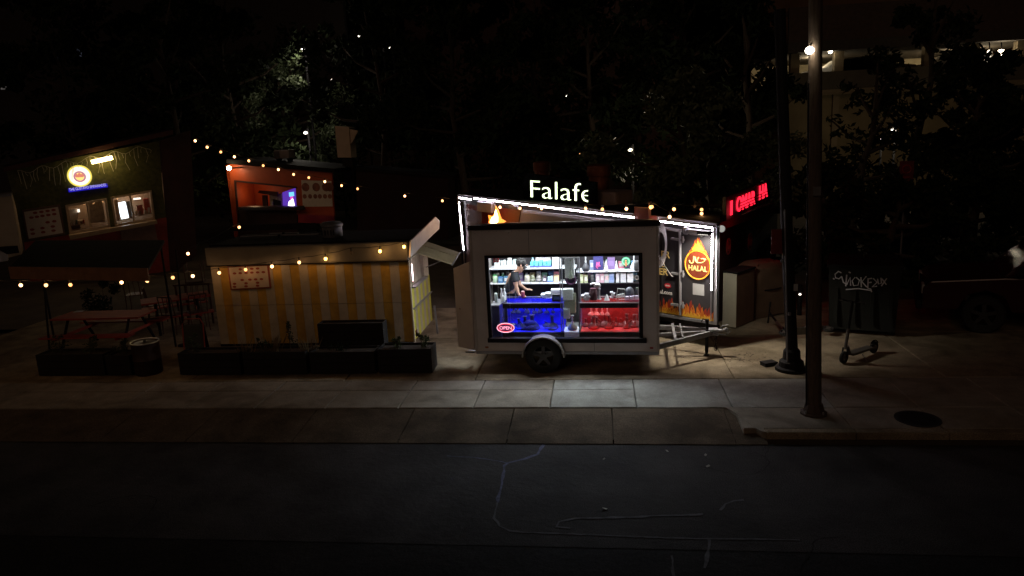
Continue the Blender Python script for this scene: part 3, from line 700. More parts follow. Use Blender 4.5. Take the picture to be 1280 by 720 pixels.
# items on the counters
tzz = tz+.008
good('bottle', 624.5, 628, 361, 1.176, .40, (.8,.82,.8), 'white_bottle', 'left one of the two white pump bottles on the corner cabinet', 'bottle', accent=(.85,.85,.85))
good('bottle', 628.5, 632, 361, tzz, .42, (.8,.82,.8), 'white_bottle', 'right one of the two white pump bottles, beside the corner cabinet', 'bottle', accent=(.85,.85,.85))
good('jar', 617, 621.5, 367, 1.176, .40, (.3,.35,.34), 'glass_tumbler', 'grey glass tumbler at the far left end of the counter', 'tumbler', accent=(.5,.55,.5))
good('jar', 627, 631, 370.5, tzz, .26, (.75,.8,.8), 'small_cup', 'small white cup at the front left of the blue counter', 'cup', accent=(.85,.85,.85))
good('jar', 650.5, 655.5, 364.5, tzz, .60, (.25,.04,.06), 'red_cup', 'dark red cup beside the hand of the man', 'cup', accent=(.5,.3,.3))
good('pile', 675, 689, 367.5, tzz, .5, (.7,.8,.85), 'paper_pile', 'heap of white papers on the blue counter', 'papers', accent=(.8,.85,.85))
good('box', 688.5, 703, 362.5, tzz, .56, (.85,.85,.85), 'receipt_printer', 'white receipt printer beside the glass tower', 'printer', dep=.14, accent=(.7,.7,.72))
tb_ = good('box', 690, 701, 368.5, tzz, .26, (.02,.02,.03), 'card_terminal', 'black card terminal with a dim screen beside the glass tower', 'card terminal', dep=.08, accent=(.08,.12,.3))
good('pile', 726.5, 737.5, 368, tzz, .3, (.7,.68,.72), 'crumpled_wrap', 'crumpled pale wrapping at the left of the red counter', 'wrapping', accent=(.5,.46,.5))
good('jar', 736.5, 746.5, 361.5, tzz, .33, (.05,.012,.018), 'maroon_box', 'dark maroon canister on the red counter', 'canister', accent=(.09,.02,.03))
sk = fthing('silver_figure', 'silver curved tap shaped figure leaning over the maroon canister', 'figure', T, T.hit(749,375,.45)[0], .46, tzz)
part('stand', MB().lathe([(.045,0),(.03,.02),(.018,.05),(.02,.16),(.03,.2)], n=12), steel, sk, smooth=True)
part('head', MB().ball((-.03,0,.25),.06,12,8,(1.1,.8,.8)).tube([(-.03,0,.26),(-.1,0,.29),(-.16,0,.27)],.022,8,.012), steel, sk, smooth=True)
good('cone', 754.5, 762, 368.5, tzz, .3, (.85,.83,.84), 'white_cone', 'plain white cone standing in the middle of the red counter', 'cone')
good('pile', 762.5, 770, 365.5, tzz, .5, (.4,.4,.42), 'metal_tongs', 'stack of grey metal tongs behind the white cone', 'tongs', accent=(.55,.55,.58))
rk = fthing('wire_rack', 'leaning white rack of rings on the red counter', 'rack', T, T.hit(775.5,376,.4)[0], .42, tzz)
part('frame', MB().tube([(-.08,0,0),(-.045,0,.2),(.08,0,.19)],.007,6).tube([(-.03,0,0),(.08,0,0),(.08,0,.19)],.007,6), pmat((.75,.8,.75)), rk)
for k in range(5): part('ring', MB().torus((-.035+.026*k,0,.06+.005*k), .028, .007, 'y', 12, 5), pmat((.75,.8,.75)), rk)
for k in range(4): part('ring', MB().torus((-.02+.026*k,0,.155), .022, .006, 'y', 12, 5), pmat((.06,.06,.06)), rk)
good('dome', 780.5, 793, 360, tzz, .36, (.035,.04,.055), 'round_speaker', 'round black dome speaker on the red counter', 'speaker', accent=(.15,.17,.2))
good('tray', 781, 798.5, 370.5, tzz, .24, (.35,.05,.1), 'flat_box', 'flat magenta and white box in front of the dome speaker', 'box', accent=(.6,.5,.62), dep=.1)
good('jar', 794.5, 798.5, 360, tzz, .5, (.03,.03,.03), 'black_canister', 'black canister at the far right end of the red counter', 'canister', accent=(.08,.1,.07))
# glass tower
tx0, tz0 = T.hit(701.5,416,.2); tx1, _ = T.hit(725,416,.2); tz1 = 2.08
tw = fthing('glass_tower', 'tall narrow glass display tower between the blue and red cases', 'display tower', T, (tx0+tx1)/2, .40, 0)
hw = (tx1-tx0)/2-.008
for sx in (-1, 1):
    for sy in (-1, 1): part('corner_post', MB().box(sx*hw-.009, sy*.19-.009, FL+.002, sx*hw+.009, sy*.19+.009, tz1), alum, tw)
part('base', MB().box(-hw+.01,-.18,FL+.003,hw-.01,.18,.66), pmat((.8,.82,.82)), tw, .004)
part('top_cap', MB().box(-hw-.012,-.202,tz1-.06,hw+.012,.202,tz1), pmat((.72,.72,.72)), tw, .004)
for z in (.98, 1.22, 1.62): part('glass_shelf', MB().box(-hw+.01,-.18,z,hw-.01,.18,z+.008), glass_g, tw)
for sx in (-1, 1): part('side_glass', MB().box(sx*hw-.002,-.178,.662,sx*hw+.002,.178,tz1-.061), glass_g, tw)
part('front_glass', MB().box(-hw+.011,-.186,.662,hw-.011,-.182,tz1-.061), glass_g, tw)
good('box', 705.5, 717, 324, 1.63, .34, (.85,.85,.83), 'white_box', 'white box on the top shelf of the glass tower', 'box')
good('hookah', 710, 715, 325, 1.63, .26, (.4,.45,.35), 'hookah', 'slim green grey hookah in front of the white box in the glass tower', 'hookah')
good('disc', 705.5, 720, 338, 1.40-.0, .30, (.05,.03,.08), 'round_emblem', 'round dark purple emblem in the middle of the glass tower', 'emblem', accent=(.25,.08,.2))
good('box', 703.5, 716, 362, 1.231, .30, (.85,.84,.82), 'white_box', 'flat white box above the olive bag in the glass tower', 'box', dep=.12)
bgx = good('bag', 703.5, 719.5, 367.5, .99, .28, (.42,.42,.3), 'shoulder_bag', 'olive cream shoulder bag with straps in the glass tower', 'bag', accent=(.5,.48,.38), dep=.14)
good('box', 703.5, 712, 386.5, .90, .25, (.8,.82,.8), 'small_box', 'small white box under the olive bag in the glass tower', 'box', dep=.1)
hk = good('hookah', 708.5, 721, 396, .662, .28, (.2,.25,.22), 'hookah', 'wide based clear grey hookah at the bottom of the glass tower', 'hookah', accent=(.5,.55,.5))
# neon open sign, hung just behind the pane
ox, oz = T.hit(632, 409.8, .07)
on = fthing('open_sign', 'oval red and white neon sign reading OPEN in the lower left of the window', 'neon sign', T, ox, .07, oz)
def ell(rx_, rz_, r, n=36):
    return MB().tube([(rx_*cos(2*pi*i/n), 0, rz_*sin(2*pi*i/n)) for i in range(n+1)], r, 6, caps=False)
part('outer_tube', ell(.158,.086,.0055), emat('neon_red_white', (1.0,.5,.62), 2.2), on)
part('inner_tube', ell(.140,.071,.003), emat('neon_red', (1.0,.05,.08), 3), on)
part('backing', MB().plate([(.17*cos(2*pi*i/30), 0, .098*sin(2*pi*i/30)) for i in range(30)], (0,1,0), .006), mat('backing_plastic', (.06,.02,.1), .3), on).location = (0,.014,0)
text('lettering', 'OPEN', .085, emat('neon_pink', (1.0,.35,.5), 2.2), on, (0,-.002,-.031), ext=.003, space=.95, sx=1.08)
lamp('neon_light', (0,-.03,0), .35, (1,.2,.3), .08, on)
part('hanging_wire', MB().tube([(-.1,0,.08),(-.1,0,WZ1-.06-oz)],.0015,4).tube([(.1,0,.08),(.1,0,WZ1-.06-oz)],.0015,4), steel, on)

# ---------------------------------------------------------------- the man behind the counter
skin = mat('skin', (.38,.22,.15), .5, var=.06, scale=6)
shirt = mat('black_shirt', (.018,.02,.026), .85, var=.3, scale=5, bump=.3)
hair_m = mat('black_hair', (.012,.01,.009), .6, bump=.5)
trous = mat('dark_trousers', (.02,.02,.03), .85)
man = fthing('person', 'man in a black t-shirt bending over the blue counter', 'person', T, 0, 0, 0)
def skinned(name, nodes, edges, m, par, root=0, sub=2):
    me = bpy.data.meshes.new(name); me.from_pydata([n[0] for n in nodes], edges, [])
    o = bpy.data.objects.new(name+'_tmp', me); COL.objects.link(o)
    o.modifiers.new('s', 'SKIN'); 
    for i, n in enumerate(nodes):
        r = n[1]; r = (r, r) if not isinstance(r, tuple) else r
        me.skin_vertices[0].data[i].radius = r
        me.skin_vertices[0].data[i].use_root = (i == root)
    sb = o.modifiers.new('u', 'SUBSURF'); sb.levels = sub; sb.render_levels = sub
    bpy.context.view_layer.update()
    m2 = bpy.data.meshes.new_from_object(o.evaluated_get(bpy.context.evaluated_depsgraph_get()))
    bpy.data.objects.remove(o)
    for p in m2.polygons: p.use_smooth = True
    m2.name = name; m2.materials.clear(); m2.materials.append(m)
    r_ = bpy.data.objects.new(name, m2); return link(r_, par)
def L_(px, py, y):
    x, z = T.hit(px, py, y); return Vector((x, y, z))
pel = L_(634.5, 381, 1.02); pel.z = 1.22
sp1 = L_(637, 361, 1.0); sp2 = L_(641, 347, .98); nk = L_(646.5, 340.5, .96)
hd1 = L_(650.5, 336.5, .95); hd2 = L_(652.0, 330.5, .95)
shN = L_(643.0, 344, .82); elN = L_(645.0, 357.5, .78); wrN = L_(648.8, 369, .72)
shF = L_(643.5, 343.5, 1.12); elF = L_(650, 356, 1.12); wrF = L_(657, 366.5, .95)
kn = Vector((pel.x+.03, .92, .90)); kf = Vector((pel.x+.03, 1.12, .90))
fn = Vector((pel.x-.02, .92, .56)); ff = Vector((pel.x-.02, 1.14, .56))
wrN.z = tz+.03; wrF.z = tz+.10
nodes = [(pel,(.15,.11)),(sp1,(.145,.10)),(sp2,(.15,.10)),(nk,.055),(hd1,(.072,.08)),(hd2,(.080,.09)),
  (shN,.062),(elN,.042),(wrN,.026),(shF,.062),(elF,.042),(wrF,.026),
  (pel+Vector((0.01,-.09,-.06)),.09),(kn,.062),(fn,.045),(pel+Vector((.01,.11,-.06)),.09),(kf,.062),(ff,.045),
  (fn+Vector((.13,-.02,-.03)),.035),(ff+Vector((.13,.02,-.03)),.035)]
edges = [(0,1),(1,2),(2,3),(3,4),(4,5),(2,6),(6,7),(7,8),(2,9),(9,10),(10,11),(0,12),(12,13),(13,14),(0,15),(15,16),(16,17),(14,18),(17,19)]
# hands with five fingers
for w_i, wv, sgn in ((8, wrN, 1), (11, wrF, -1)):
    pm = wv + Vector((.045, 0, -.008)); nodes.append((pm, (.034,.018))); pi_ = len(nodes)-1; edges.append((w_i, pi_))
    for q in range(4):
        b_ = pm + Vector((.03, (q-1.5)*.019, 0)); c_ = b_ + Vector((.035+.006*(1-abs(q-1.5)), (q-1.5)*.003, -.004)); d_ = c_ + Vector((.022, 0, -.014))
        k_ = len(nodes); nodes += [(b_, .0095), (c_, .0085), (d_, .007)]; edges += [(pi_, k_), (k_, k_+1), (k_+1, k_+2)]
    b_ = pm + Vector((-.005, sgn*.03, 0)); c_ = b_ + Vector((.025, sgn*.02, -.004)); k_ = len(nodes)
    nodes += [(b_, .011), (c_, .009)]; edges += [(pi_, k_), (k_, k_+1)]
skinned('body', nodes, edges, skin, man)
# face details follow the head, which looks right and down
hc = hd2 + Vector((.01,-.0,.0))
part('nose', MB().ball((hc.x+.088,hc.y-.01,hc.z-.018),.016,8,6,(1.1,.8,1.1)), skin, man, smooth=True)
part('ear', MB().ball((hc.x-.01,hc.y-.088,hc.z-.012),.024,8,6,(.7,.4,1.1)), skin, man, smooth=True)
part('ear', MB().ball((hc.x-.01,hc.y+.088,hc.z-.012),.024,8,6,(.7,.4,1.1)), skin, man, smooth=True)
for s_ in (-1, 1):
    part('eye', MB().ball((hc.x+.072,hc.y+s_*.034,hc.z+.004),.010,8,6), pmat((.03,.02,.02)), man)
    part('eyebrow', MB().ball((hc.x+.074,hc.y+s_*.036,hc.z+.026),.016,8,4,(.5,1,.3)), hair_m, man)
part('mouth', MB().ball((hc.x+.078,hc.y-.004,hc.z-.048),.018,8,4,(.5,1,.3)), pmat((.25,.09,.07)), man)
part('beard', MB().ball((hc.x+.036,hc.y,hc.z-.06),.055,12,8,(1,1.05,.6)), hair_m, man, smooth=True)
hb = MB(); 
hb.ball((hc.x-.022,hc.y,hc.z+.036),.098,16,10,(1.05,.98,.86))
rr = random.Random(3)
for k in range(60):
    th = rr.uniform(0, 2*pi); ph = rr.uniform(.0, 1.2)
    hb.ball((hc.x-.02+.095*cos(th)*sin(ph), hc.y+.09*sin(th)*sin(ph), hc.z+.04+.082*cos(ph)), .017, 6, 4)
part('hair', hb, hair_m, man, smooth=True)
def grow(v, k): return tuple(a*k for a in v) if isinstance(v, tuple) else v*k
tn = [(pel+Vector((0,0,.02)),(.165,.122)),(sp1,(.16,.112)),(sp2,(.165,.115)),(nk+Vector((-.015,0,-.012)),(.072,.072)),
      (shN,.078),(shN.lerp(elN,.72),.062),(shF,.078),(shF.lerp(elF,.72),.062)]
skinned('t_shirt', tn, [(0,1),(1,2),(2,3),(2,4),(4,5),(2,6),(6,7)], shirt, man)
tn = [(pel,(.16,.12)),(nodes[12][0],.105),(kn,.078),(fn+Vector((0,0,.03)),.062),(nodes[15][0],.105),(kf,.078),(ff+Vector((0,0,.03)),.062)]
skinned('trousers', tn, [(0,1),(1,2),(2,3),(0,4),(4,5),(5,6)], trous, man)

# ================================================================ helpers for surveyed panels
def pq(fr, quad, y0, y1, off=(0,0,0)):      # quad of pixels TL TR BR BL on plane y0 of a frame, thickened to y1
    q = [fr.hit(px, py, y0) for px, py in quad]
    (ax, az), (bx_, bz_), (cx_, cz_), (dx_, dz_) = q
    ox_, oy_, oz_ = off
    return MB().hexa([(dx_-ox_,y0-oy_,dz_-oz_),(cx_-ox_,y0-oy_,cz_-oz_),(cx_-ox_,y1-oy_,cz_-oz_),(dx_-ox_,y1-oy_,dz_-oz_)],
                     [(ax-ox_,y0-oy_,az-oz_),(bx_-ox_,y0-oy_,bz_-oz_),(bx_-ox_,y1-oy_,bz_-oz_),(ax-ox_,y1-oy_,az-oz_)])
def PX(px, py, X):
    d = ray(px, py); return EYE + d*(X/d.x)
def along(fr, y, a, b, r, n=8):             # a tube between two pixels on plane y of a frame
    p = fr.hit(*a, y); q = fr.hit(*b, y)
    return MB().tube([(p[0], y, p[1]), (q[0], y, q[1])], r, n)

# ================================================================ BLACK HALAL FOOD TRUCK
B = Frame(2.22, 13.60, -40)
bt = fthing('food_truck', 'long black food truck with flame graphics outlined in white led strips', 'food truck', B)
xl = B.hit(573, 247, 0)[0]-.05; xr = .04
def zt(x): return 2.40 - .046*x
bodym = MB().hexa([(xl,0,.5),(xr,0,.5),(xr-.98,1.6,.5),(xl,1.6,.62)], [(xl,0,zt(xl)),(xr,0,zt(xr)),(xr-.98,1.6,zt(xr)),(xl,1.6,zt(xl))])
part('body', bodym, truck_black, bt, .02)
part('roof_sheet', MB().hexa([(xl-.02,.1,zt(xl)+.002),(xr-.05,.1,zt(xr)+.002),(xr-.98,1.62,zt(xr)+.002),(xl-.02,1.62,zt(xl)+.002)],
    [(xl-.02,.1,zt(xl)+.03),(xr-.05,.1,zt(xr)+.03),(xr-.98,1.62,zt(xr)+.03),(xl-.02,1.62,zt(xl)+.03)]), roof_dark, bt)
rail_m = mat('rail_grey', (.12,.11,.12), .7, var=.2)
part('top_rail', pq(B, ((572,242.5),(798,267.5),(798,271),(572,246)), -.035, .02), rail_m, bt, .004)
part('top_rail', pq(B, ((811,269),(896,279),(896,283),(811,273)), -.035, .02), rail_m, bt, .004)
part('rail_end_block', pq(B, ((793,258),(811,260),(811,276),(793,274)), -.05, .0), truck_red, bt, .004)
rail_m = mat('rail_grey', (.12,.11,.12), .7, var=.2)
def led_line(a, b, wdt=.0115):
    p = Vector((*B.hit(*a, -.085),)); q = Vector((*B.hit(*b, -.085),))
    P_, Q_ = Vector((p.x, 0, p.y)), Vector((q.x, 0, q.y)); t = (Q_-P_).normalized(); n_ = Vector((-t.z, 0, t.x))*wdt
    ch_ = part('led_channel', MB().plate([P_-n_*1.25, Q_-n_*1.25, Q_+n_*1.25, P_+n_*1.25], (0,1,0), .022), rail_m, bt); ch_.location = (0,-.083,0)
    d_ = part('led_strip', MB().plate([P_-n_, Q_-n_, Q_+n_, P_+n_], (0,-1,0), .006), led_white, ch_); d_.location = (0,-.001,0)
led_line((573.5,247.3), (589,249.3)); led_line((592.5,248), (793,272)); led_line((816,275.5), (890.6,284.8))
led_line((890.6,286.5), (889.2,363)); led_line((573.6,252.5), (579.6,312.5))
part('led_channel', along(B, -.07, (579.6,313), (580.5,330), .010), alum, bt)
part('led_channel', along(B, -.07, (889.2,364), (888.6,400), .012), alum, bt)
part('corner_post', pq(B, ((892.6,284),(896.4,284.5),(896,405),(892,404.5)), -.03, .02), alum, bt, .003)
part('bottom_rail', pq(B, ((800,388.0),(896,403),(896,406.5),(800,391.5)), -.03, .02), galv, bt, .003)
# rear doors with bars and hinges
part('door_bar', along(B, -.035, (850,287), (850.5,394), .028, 10), alum, bt)
part('door_head', pq(B, ((823,283),(851,287),(851,290.5),(823,286.5)), -.04, .01), alum, bt, .003)
for y_ in (298.5, 341.5, 380.5):
    h_ = part('hinge', pq(B, ((838,y_-1.2),(854,y_+.4),(854,y_+3.4),(838,y_+1.4)), -.055, -.002), galv, bt, .004)
    part('hinge_knuckle', along(B, -.06, (853.5,y_-3), (853.5,y_+5), .022, 8), galv, h_)
part('door_seam', pq(B, ((896-70,285),(897-70,285.1),(897-70,393),(896-70,392.9)), -.012, .004), black_m, bt)
part('awning_roller', along(B, -.10, (859,288.5), (878,290.5), .05, 12), alum, bt, smooth=True)
fpx, fpz = B.hit(879, 291, -.30)
fl_ = part('flood_lamp', MB().box(fpx-.12,-.33,fpz-.03,fpx+.12,-.16,fpz+.03), black_m, bt, .005)
part('flood_lens', MB().box(fpx-.10,-.32,fpz-.034,fpx+.10,-.18,fpz-.031), emat('flood_lens_glow', (1,.93,.8), 4), fl_)
lamp('flood_light', (fpx,-.34,fpz-.05), 180, (1,.91,.76), .05, bt, kind='SPOT', rot=(radians(24),0,radians(12)), spot=radians(122))
part('roller_end', along(B, -.10, (856,288), (859.5,288.4), .075, 14), galv, bt)
part('roller_arm', pq(B, ((862,292),(878,294),(878,295.5),(862,293.5)), -.09, -.05), galv, bt)
# purple grey glow band: serving hatch panels along the long side
part('serving_hatch', pq(B, ((652,262),(808,279.5),(806,330),(640,330)), -.045, -.004), mat('hatch_panel', (.36,.33,.35), .45, var=.1), bt, .006)
part('hatch_rail', pq(B, ((652,265.5),(808,282.5),(808,284.3),(652,267)), -.06, -.046), alum, bt)
part('painted_panel', pq(B, ((583,255.5),(651,262.5),(638,330),(583,325)), -.018, -.003), truck_red, bt)
part('side_box', pq(B, ((596,252),(614,254),(614,266),(596,264)), -.16, -.02), mat('grey_box', (.3,.28,.3), .5), bt, .006)
part('side_box', pq(B, ((640,257),(647,258),(647,262.5),(640,261.5)), -.14, -.02), MATS['grey_box'], bt, .004)
part('door_panel', pq(B, ((583,262),(602,264),(602,340),(583,338)), -.035, -.02), mat('dim_panel', (.14,.1,.1), .5), bt, .004)
# flames along the foot of the rear doors
def flame_poly(x, w_, h, lean, z0, rr):
    pts = [(x-w_/2, z0)]
    n = 6
    for i in range(1, n): t = i/n; pts.append((x-w_/2*(1-t)**.7+lean*t*t+.01*sin(9*t+x*7), z0+h*t))
    pts.append((x+lean, z0+h))
    for i in range(n-1, 0, -1): t = i/n; pts.append((x+w_/2*(1-t)**.8+lean*t*t+.012*sin(7*t+x*5), z0+h*t))
    pts.append((x+w_/2, z0)); return pts
rf = random.Random(11)
fx0 = B.hit(822, 390, 0)[0]
for layer, (m_, hh, ww, yy) in enumerate(((flame_r, .28, .12, -.004), (flame_o, .22, .085, -.0065), (flame_y, .12, .05, -.009))):
    x = fx0
    while x < -.06:
        if abs(x+.62) > .03 or True:
            p_ = flame_poly(x, ww*rf.uniform(.8,1.3), hh*rf.uniform(.5,1.25), rf.uniform(-.04,.05), .545, rf)
            part('painted_flame', MB().plate([(a, yy, b) for a, b in p_], (0,-1,0), .002), m_, bt)
        x += ww*rf.uniform(.55,.95)
# halal roundel with flames
rx, rz_ = B.hit(872.6, 331, 0); R_ = .275
lg = part('halal_emblem', MB().plate([(rx+R_*.96*cos(2*pi*i/40), -.012, rz_+R_*.96*sin(2*pi*i/40)) for i in range(40)], (0,-1,0), .003), mat('emblem_red', (.17,.03,.01), .4, var=.3, scale=5), bt)
part('emblem_ring', MB().torus((rx,-.018,rz_), R_, .013, 'y', 48, 6), mat('emblem_orange', (.95,.38,.03), .35, var=.1), lg)
for k in range(11):
    a = (k-5)/5; p_ = flame_poly(rx+a*.19, .085, .30*(1-abs(a)*.65)*rf.uniform(.8,1.1), -a*.05, rz_+.26*sqrt(max(0,1-a*a*.5)), rf)
    part('emblem_flame', MB().plate([(q, -.006, z) for q, z in p_], (0,-1,0), .002), flame_o if k % 2 else flame_r, lg)
for k in range(5):
    a = (k-2)/2; p_ = flame_poly(rx+a*.10, .055, .19*(1-abs(a)*.5), -a*.03, rz_+.28, rf)
    part('emblem_flame', MB().plate([(q, -.009, z) for q, z in p_], (0,-1,0), .002), flame_y, lg)
gold = mat('gold_lettering', (.85,.62,.22), .4, var=.08)
text('halal_lettering', 'HALAL', .14, gold, lg, (rx+.0,-.0165,rz_-.115), ext=.002, bold=.004, sx=.98)
# arabic word as pen strokes (right to left: ha, lam-alef, lam)
ar = MB()
def stroke(pts, w_=.013):
    P_ = [Vector((rx+x, -.018, rz_+z)) for x, z in pts]
    Q = []
    for i in range(len(P_)-1):
        for t in range(4): 
            p0 = P_[max(i-1,0)]; p1 = P_[i]; p2 = P_[i+1]; p3 = P_[min(i+2,len(P_)-1)]; u = t/4
            Q.append(0.5*((2*p1)+(-p0+p2)*u+(2*p0-5*p1+4*p2-p3)*u*u+(-p0+3*p1-3*p2+p3)*u**3))
    Q.append(P_[-1]); ar.tube(Q, w_, 6)
stroke([(.08,.12),(.12,.135),(.165,.11),(.135,.085),(.10,.055),(.055,.045),(.01,.045)])          # ha
stroke([(.01,.045),(-.02,.05),(-.045,.10),(-.06,.15)])                                              # lam upstroke
stroke([(.02,.155),(.0,.10),(-.015,.05)])                                                            # alef
stroke([(-.085,.165),(-.09,.09),(-.10,.04),(-.14,.02),(-.175,.04),(-.18,.075)])                      # final lam
part('arabic_lettering', ar, gold, lg)
part('blank_sticker', pq(B, ((866,354),(880,356),(880,370),(866,368)), -.008, -.003), mat('sticker_grey', (.42,.42,.42), .5, var=.1), bt)
white_l = mat('white_lettering', (.75,.72,.7), .5, var=.05)
for (px, py, s_, tx, m_) in ((832,322,.19,'ER',gold),(829,333.5,.17,'E',gold),(829.5,343.5,.19,'ER',gold),(833,367.5,.11,'al.com',white_l)):
    x_, z_ = B.hit(px, py, 0); text('lettering', tx, s_, m_, bt, (x_,-.012,z_), ext=.002, bold=.003)
x_, z_ = B.hit(835, 357, 0)
rr_ = part('red_round_logo', MB().plate([(x_+.075*cos(2*pi*i/24), -.006, z_+.05*sin(2*pi*i/24)) for i in range(24)], (0,-1,0), .003), mat('logo_red', (.6,.02,.03), .4), bt)
part('logo_bar', MB().box(x_-.05,-.012,z_-.012,x_+.05,-.0095,z_+.012), white_l, rr_)
# wheels and chassis of the truck
wheel(bt, -1.9, .0, .38, .38, .2, MATS['rim_grey']); wheel(bt, -5.6, .0, .38, .38, .2, MATS['rim_grey'])
part('chassis', MB().box(xl+.2,.2,.36,xr-1.0,1.5,.495), black_m, bt)
part('skirt', pq(B, ((815,392.5),(899,406.5),(899,414),(815,398)), .02, .05), black_m, bt)
# flame lamp on the left of the truck
fx, fz = B.hit(619, 276, -.3)
fl = fthing('flame_lamp', 'bright orange flame shaped lamp behind the left end of the trailer roof', 'lamp', B, fx, -.3, fz)
part('outer_flame', MB().plate([(-.30,0,-.20),(-.22,0,.02),(-.25,0,.12),(-.1,0,.10),(.02,0,.22),(.03,0,.36),(.12,0,.24),(.2,0,.06),(.36,0,.0),(.2,0,-.06),(.02,0,-.12),(-.12,0,-.22),(-.2,0,-.36),(-.24,0,-.2)], (0,1,0), .03), emat('flame_outer_glow', (1.0,.28,.03), 2.2), fl)
part('inner_flame', MB().plate([(-.17,-.02,-.04),(-.10,-.02,.07),(.0,-.02,.12),(.05,-.02,.27),(.11,-.02,.10),(.10,-.02,-.02),(-.02,-.02,-.09),(-.13,-.02,-.11)], (0,1,0), .018), emat('flame_inner_glow', (1.0,.7,.3), 14), fl)
part('lower_tongue', MB().plate([(-.25,-.02,-.16),(-.2,-.02,-.10),(-.16,-.02,-.17),(-.2,-.02,-.3)], (0,1,0), .018), emat('flame_low_glow', (1.0,.5,.06), 4), fl)
part('mount', MB().tube([(0,.02,0),(0,.28,0)], .02, 8), black_m, fl)
lamp('flame_light', (0,-.1,0), 9, (1,.4,.1), .12, fl)
# falafel led board on the roof
c0 = B.hit(656, 220, .3); c1 = B.hit(741, 232, .3)
fb = fthing('led_board', 'black roof board with pale green lit lettering FALAFE', 'sign', B, (c0[0]+c1[0])/2, .3, 0)
ocx = (c0[0]+c1[0])/2
part('board', pq(B, ((654,216),(745,228),(745,256),(654,252)), .302, .36, (ocx,.3,0)), mat('board_black', (.004,.004,.004), .9, spec=.0), fb, .004)
part('board_leg', MB().box(c0[0]-ocx+.2,.06,2.55,c0[0]-ocx+.25,.1,2.85), black_m, fb); part('board_leg', MB().box(c1[0]-ocx-.25,.06,2.5,c1[0]-ocx-.2,.1,2.85), black_m, fb)
ta = B.hit(660.5, 246.5, .28); tb2 = B.hit(734.5, 252.8, .28); th = B.hit(660.5, 223.5, .28)[1]-ta[1]
me = text_mesh('Falafe', 1.0, .01, 'LEFT', bold=-.016, space=1.02)
_bm = bmesh.new(); _bm.from_mesh(me); wd = max(v.co.x for v in _bm.verts)-.17
bmesh.ops.bisect_plane(_bm, geom=_bm.verts[:]+_bm.edges[:]+_bm.faces[:], plane_co=(wd,0,0), plane_no=(1,0,0), clear_outer=True)   # last diodes of the final letter are dead
_bm.to_mesh(me); _bm.free()
hh_ = max(v.co.y for v in me.vertices)
me.materials.clear(); me.materials.append(emat('sign_green_white', (.86,1.0,.62), 2.6))
o = bpy.data.objects.new('lettering', me); link(o, fb)
o.location = (ta[0]-ocx, -.015, ta[1]); o.rotation_euler = (pi/2, -atan2(tb2[1]-ta[1], tb2[0]-ta[0]), 0)
o.scale = ((tb2[0]-ta[0])/wd, th*.93/hh_, 1)
lamp('board_glow', (0,-.6,ta[1]+.1), .5, (.8,1,.6), .2, fb)
# roof machinery
for i, (px, py, w_, h_, dy) in enumerate(((677.5,214,.42,.42,1.1),(748.5,220,.52,.46,1.0))):
    x_, z_ = B.hit(px, py, dy)
    vt = fthing('roof_vent', ['rust red cylindrical exhaust vent above the letters of the roof sign','larger rust red exhaust vent right of the roof sign'][i], 'vent', B, x_, dy, zt(x_)+.03)
    hh2 = z_-zt(x_)-.03
    part('duct', MB().lathe([(w_*.45,0),(w_*.45,hh2)], n=18), mat('rust_red_metal', (.22,.07,.04), .5, .3, var=.35, scale=5), vt, smooth=True)
    part('hood', MB().lathe([(w_*.5,hh2+.0),(w_*.52,hh2+.03),(w_*.52,hh2+h_*.5),(w_*.4,hh2+h_*.56),(.03,hh2+h_*.6)], n=18), MATS['rust_red_metal'], vt, smooth=True)
x_, z_ = B.hit(758, 249, .9)
ac = fthing('air_conditioner', 'low rounded air conditioner on the black truck roof right of the lit sign', 'air conditioner', B, x_, .9, zt(x_)+.03)
part('housing', MB().box(-.5,-.3,0,.5,.35,.30), mat('ac_shell', (.25,.2,.2), .5, var=.1), ac, .07)
part('grille', MB().box(-.4,-.315,.06,-.1,-.30,.22), black_m, ac)

# ================================================================ DARK KIOSK WITH RED SIGN
p0 = G(905, 400, .25)
KD = Frame(2.60, 15.55, 66)
kd = fthing('dark_kiosk', 'dark food kiosk with faint round red logos behind the black truck corner', 'kiosk', KD)
part('body', pq(KD, ((897,284),(972,258),(968,385),(897,402)), .0, 1.2), mat('kiosk_dark', (.045,.022,.018), .5, var=.2), kd)
part('fascia', pq(KD, ((897,280),(972,252),(972,262),(897,290)), -.12, -.01), mat('fascia_dark_red', (.2,.02,.02), .5), kd, .006)
for (px, py, r_) in ((910,308,7.5),(937,302,8)):
    x_, z_ = KD.hit(px, py, 0); R_ = abs(KD.hit(px, py-r_*1.25, 0)[1]-z_)
    q = part('round_logo', MB().torus((x_,-.008,z_), R_, .018, 'y', 30, 6), mat('logo_dull_red', (.6,.1,.09), .5), kd)
    part('logo_core', MB().torus((x_,-.008,z_), R_*.5, .03, 'y', 20, 6), MATS['logo_dull_red'], q)
x_, z_ = KD.hit(902, 286, -.1)
part('dome_vent', MB().ball((x_,-.12,z_), .06, 12, 6), alum, kd, smooth=True)
cp = PY(902, 286, 13.75)
cl = thing('added_corner_lamp', 'small round pale lamp added at the top right corner of the black truck to light the cabinet', 'lamp', cp)
part('globe', MB().ball((0,0,0), .065, 14, 8), emat('added_lamp_dim', (.9,.88,.8), .4), cl, smooth=True)
part('arm', MB().tube([(0,.03,0),(-.06,.06,.02),(-.12,.05,.02)], .012, 6), black_m, cl)
cl_ = lamp('lamp_light', (.05,.12,-.03), 26, (1,.94,.78), .05, cl, kind='SPOT', spot=radians(62))  # spot of the added lamp, aimed to brighten the cabinet end panel
cl_.rotation_euler = (Vector((2.80,15.2,.7))-cp).to_track_quat('-Z','Y').to_euler()
S0 = KD.hit(913, 263, -.25)
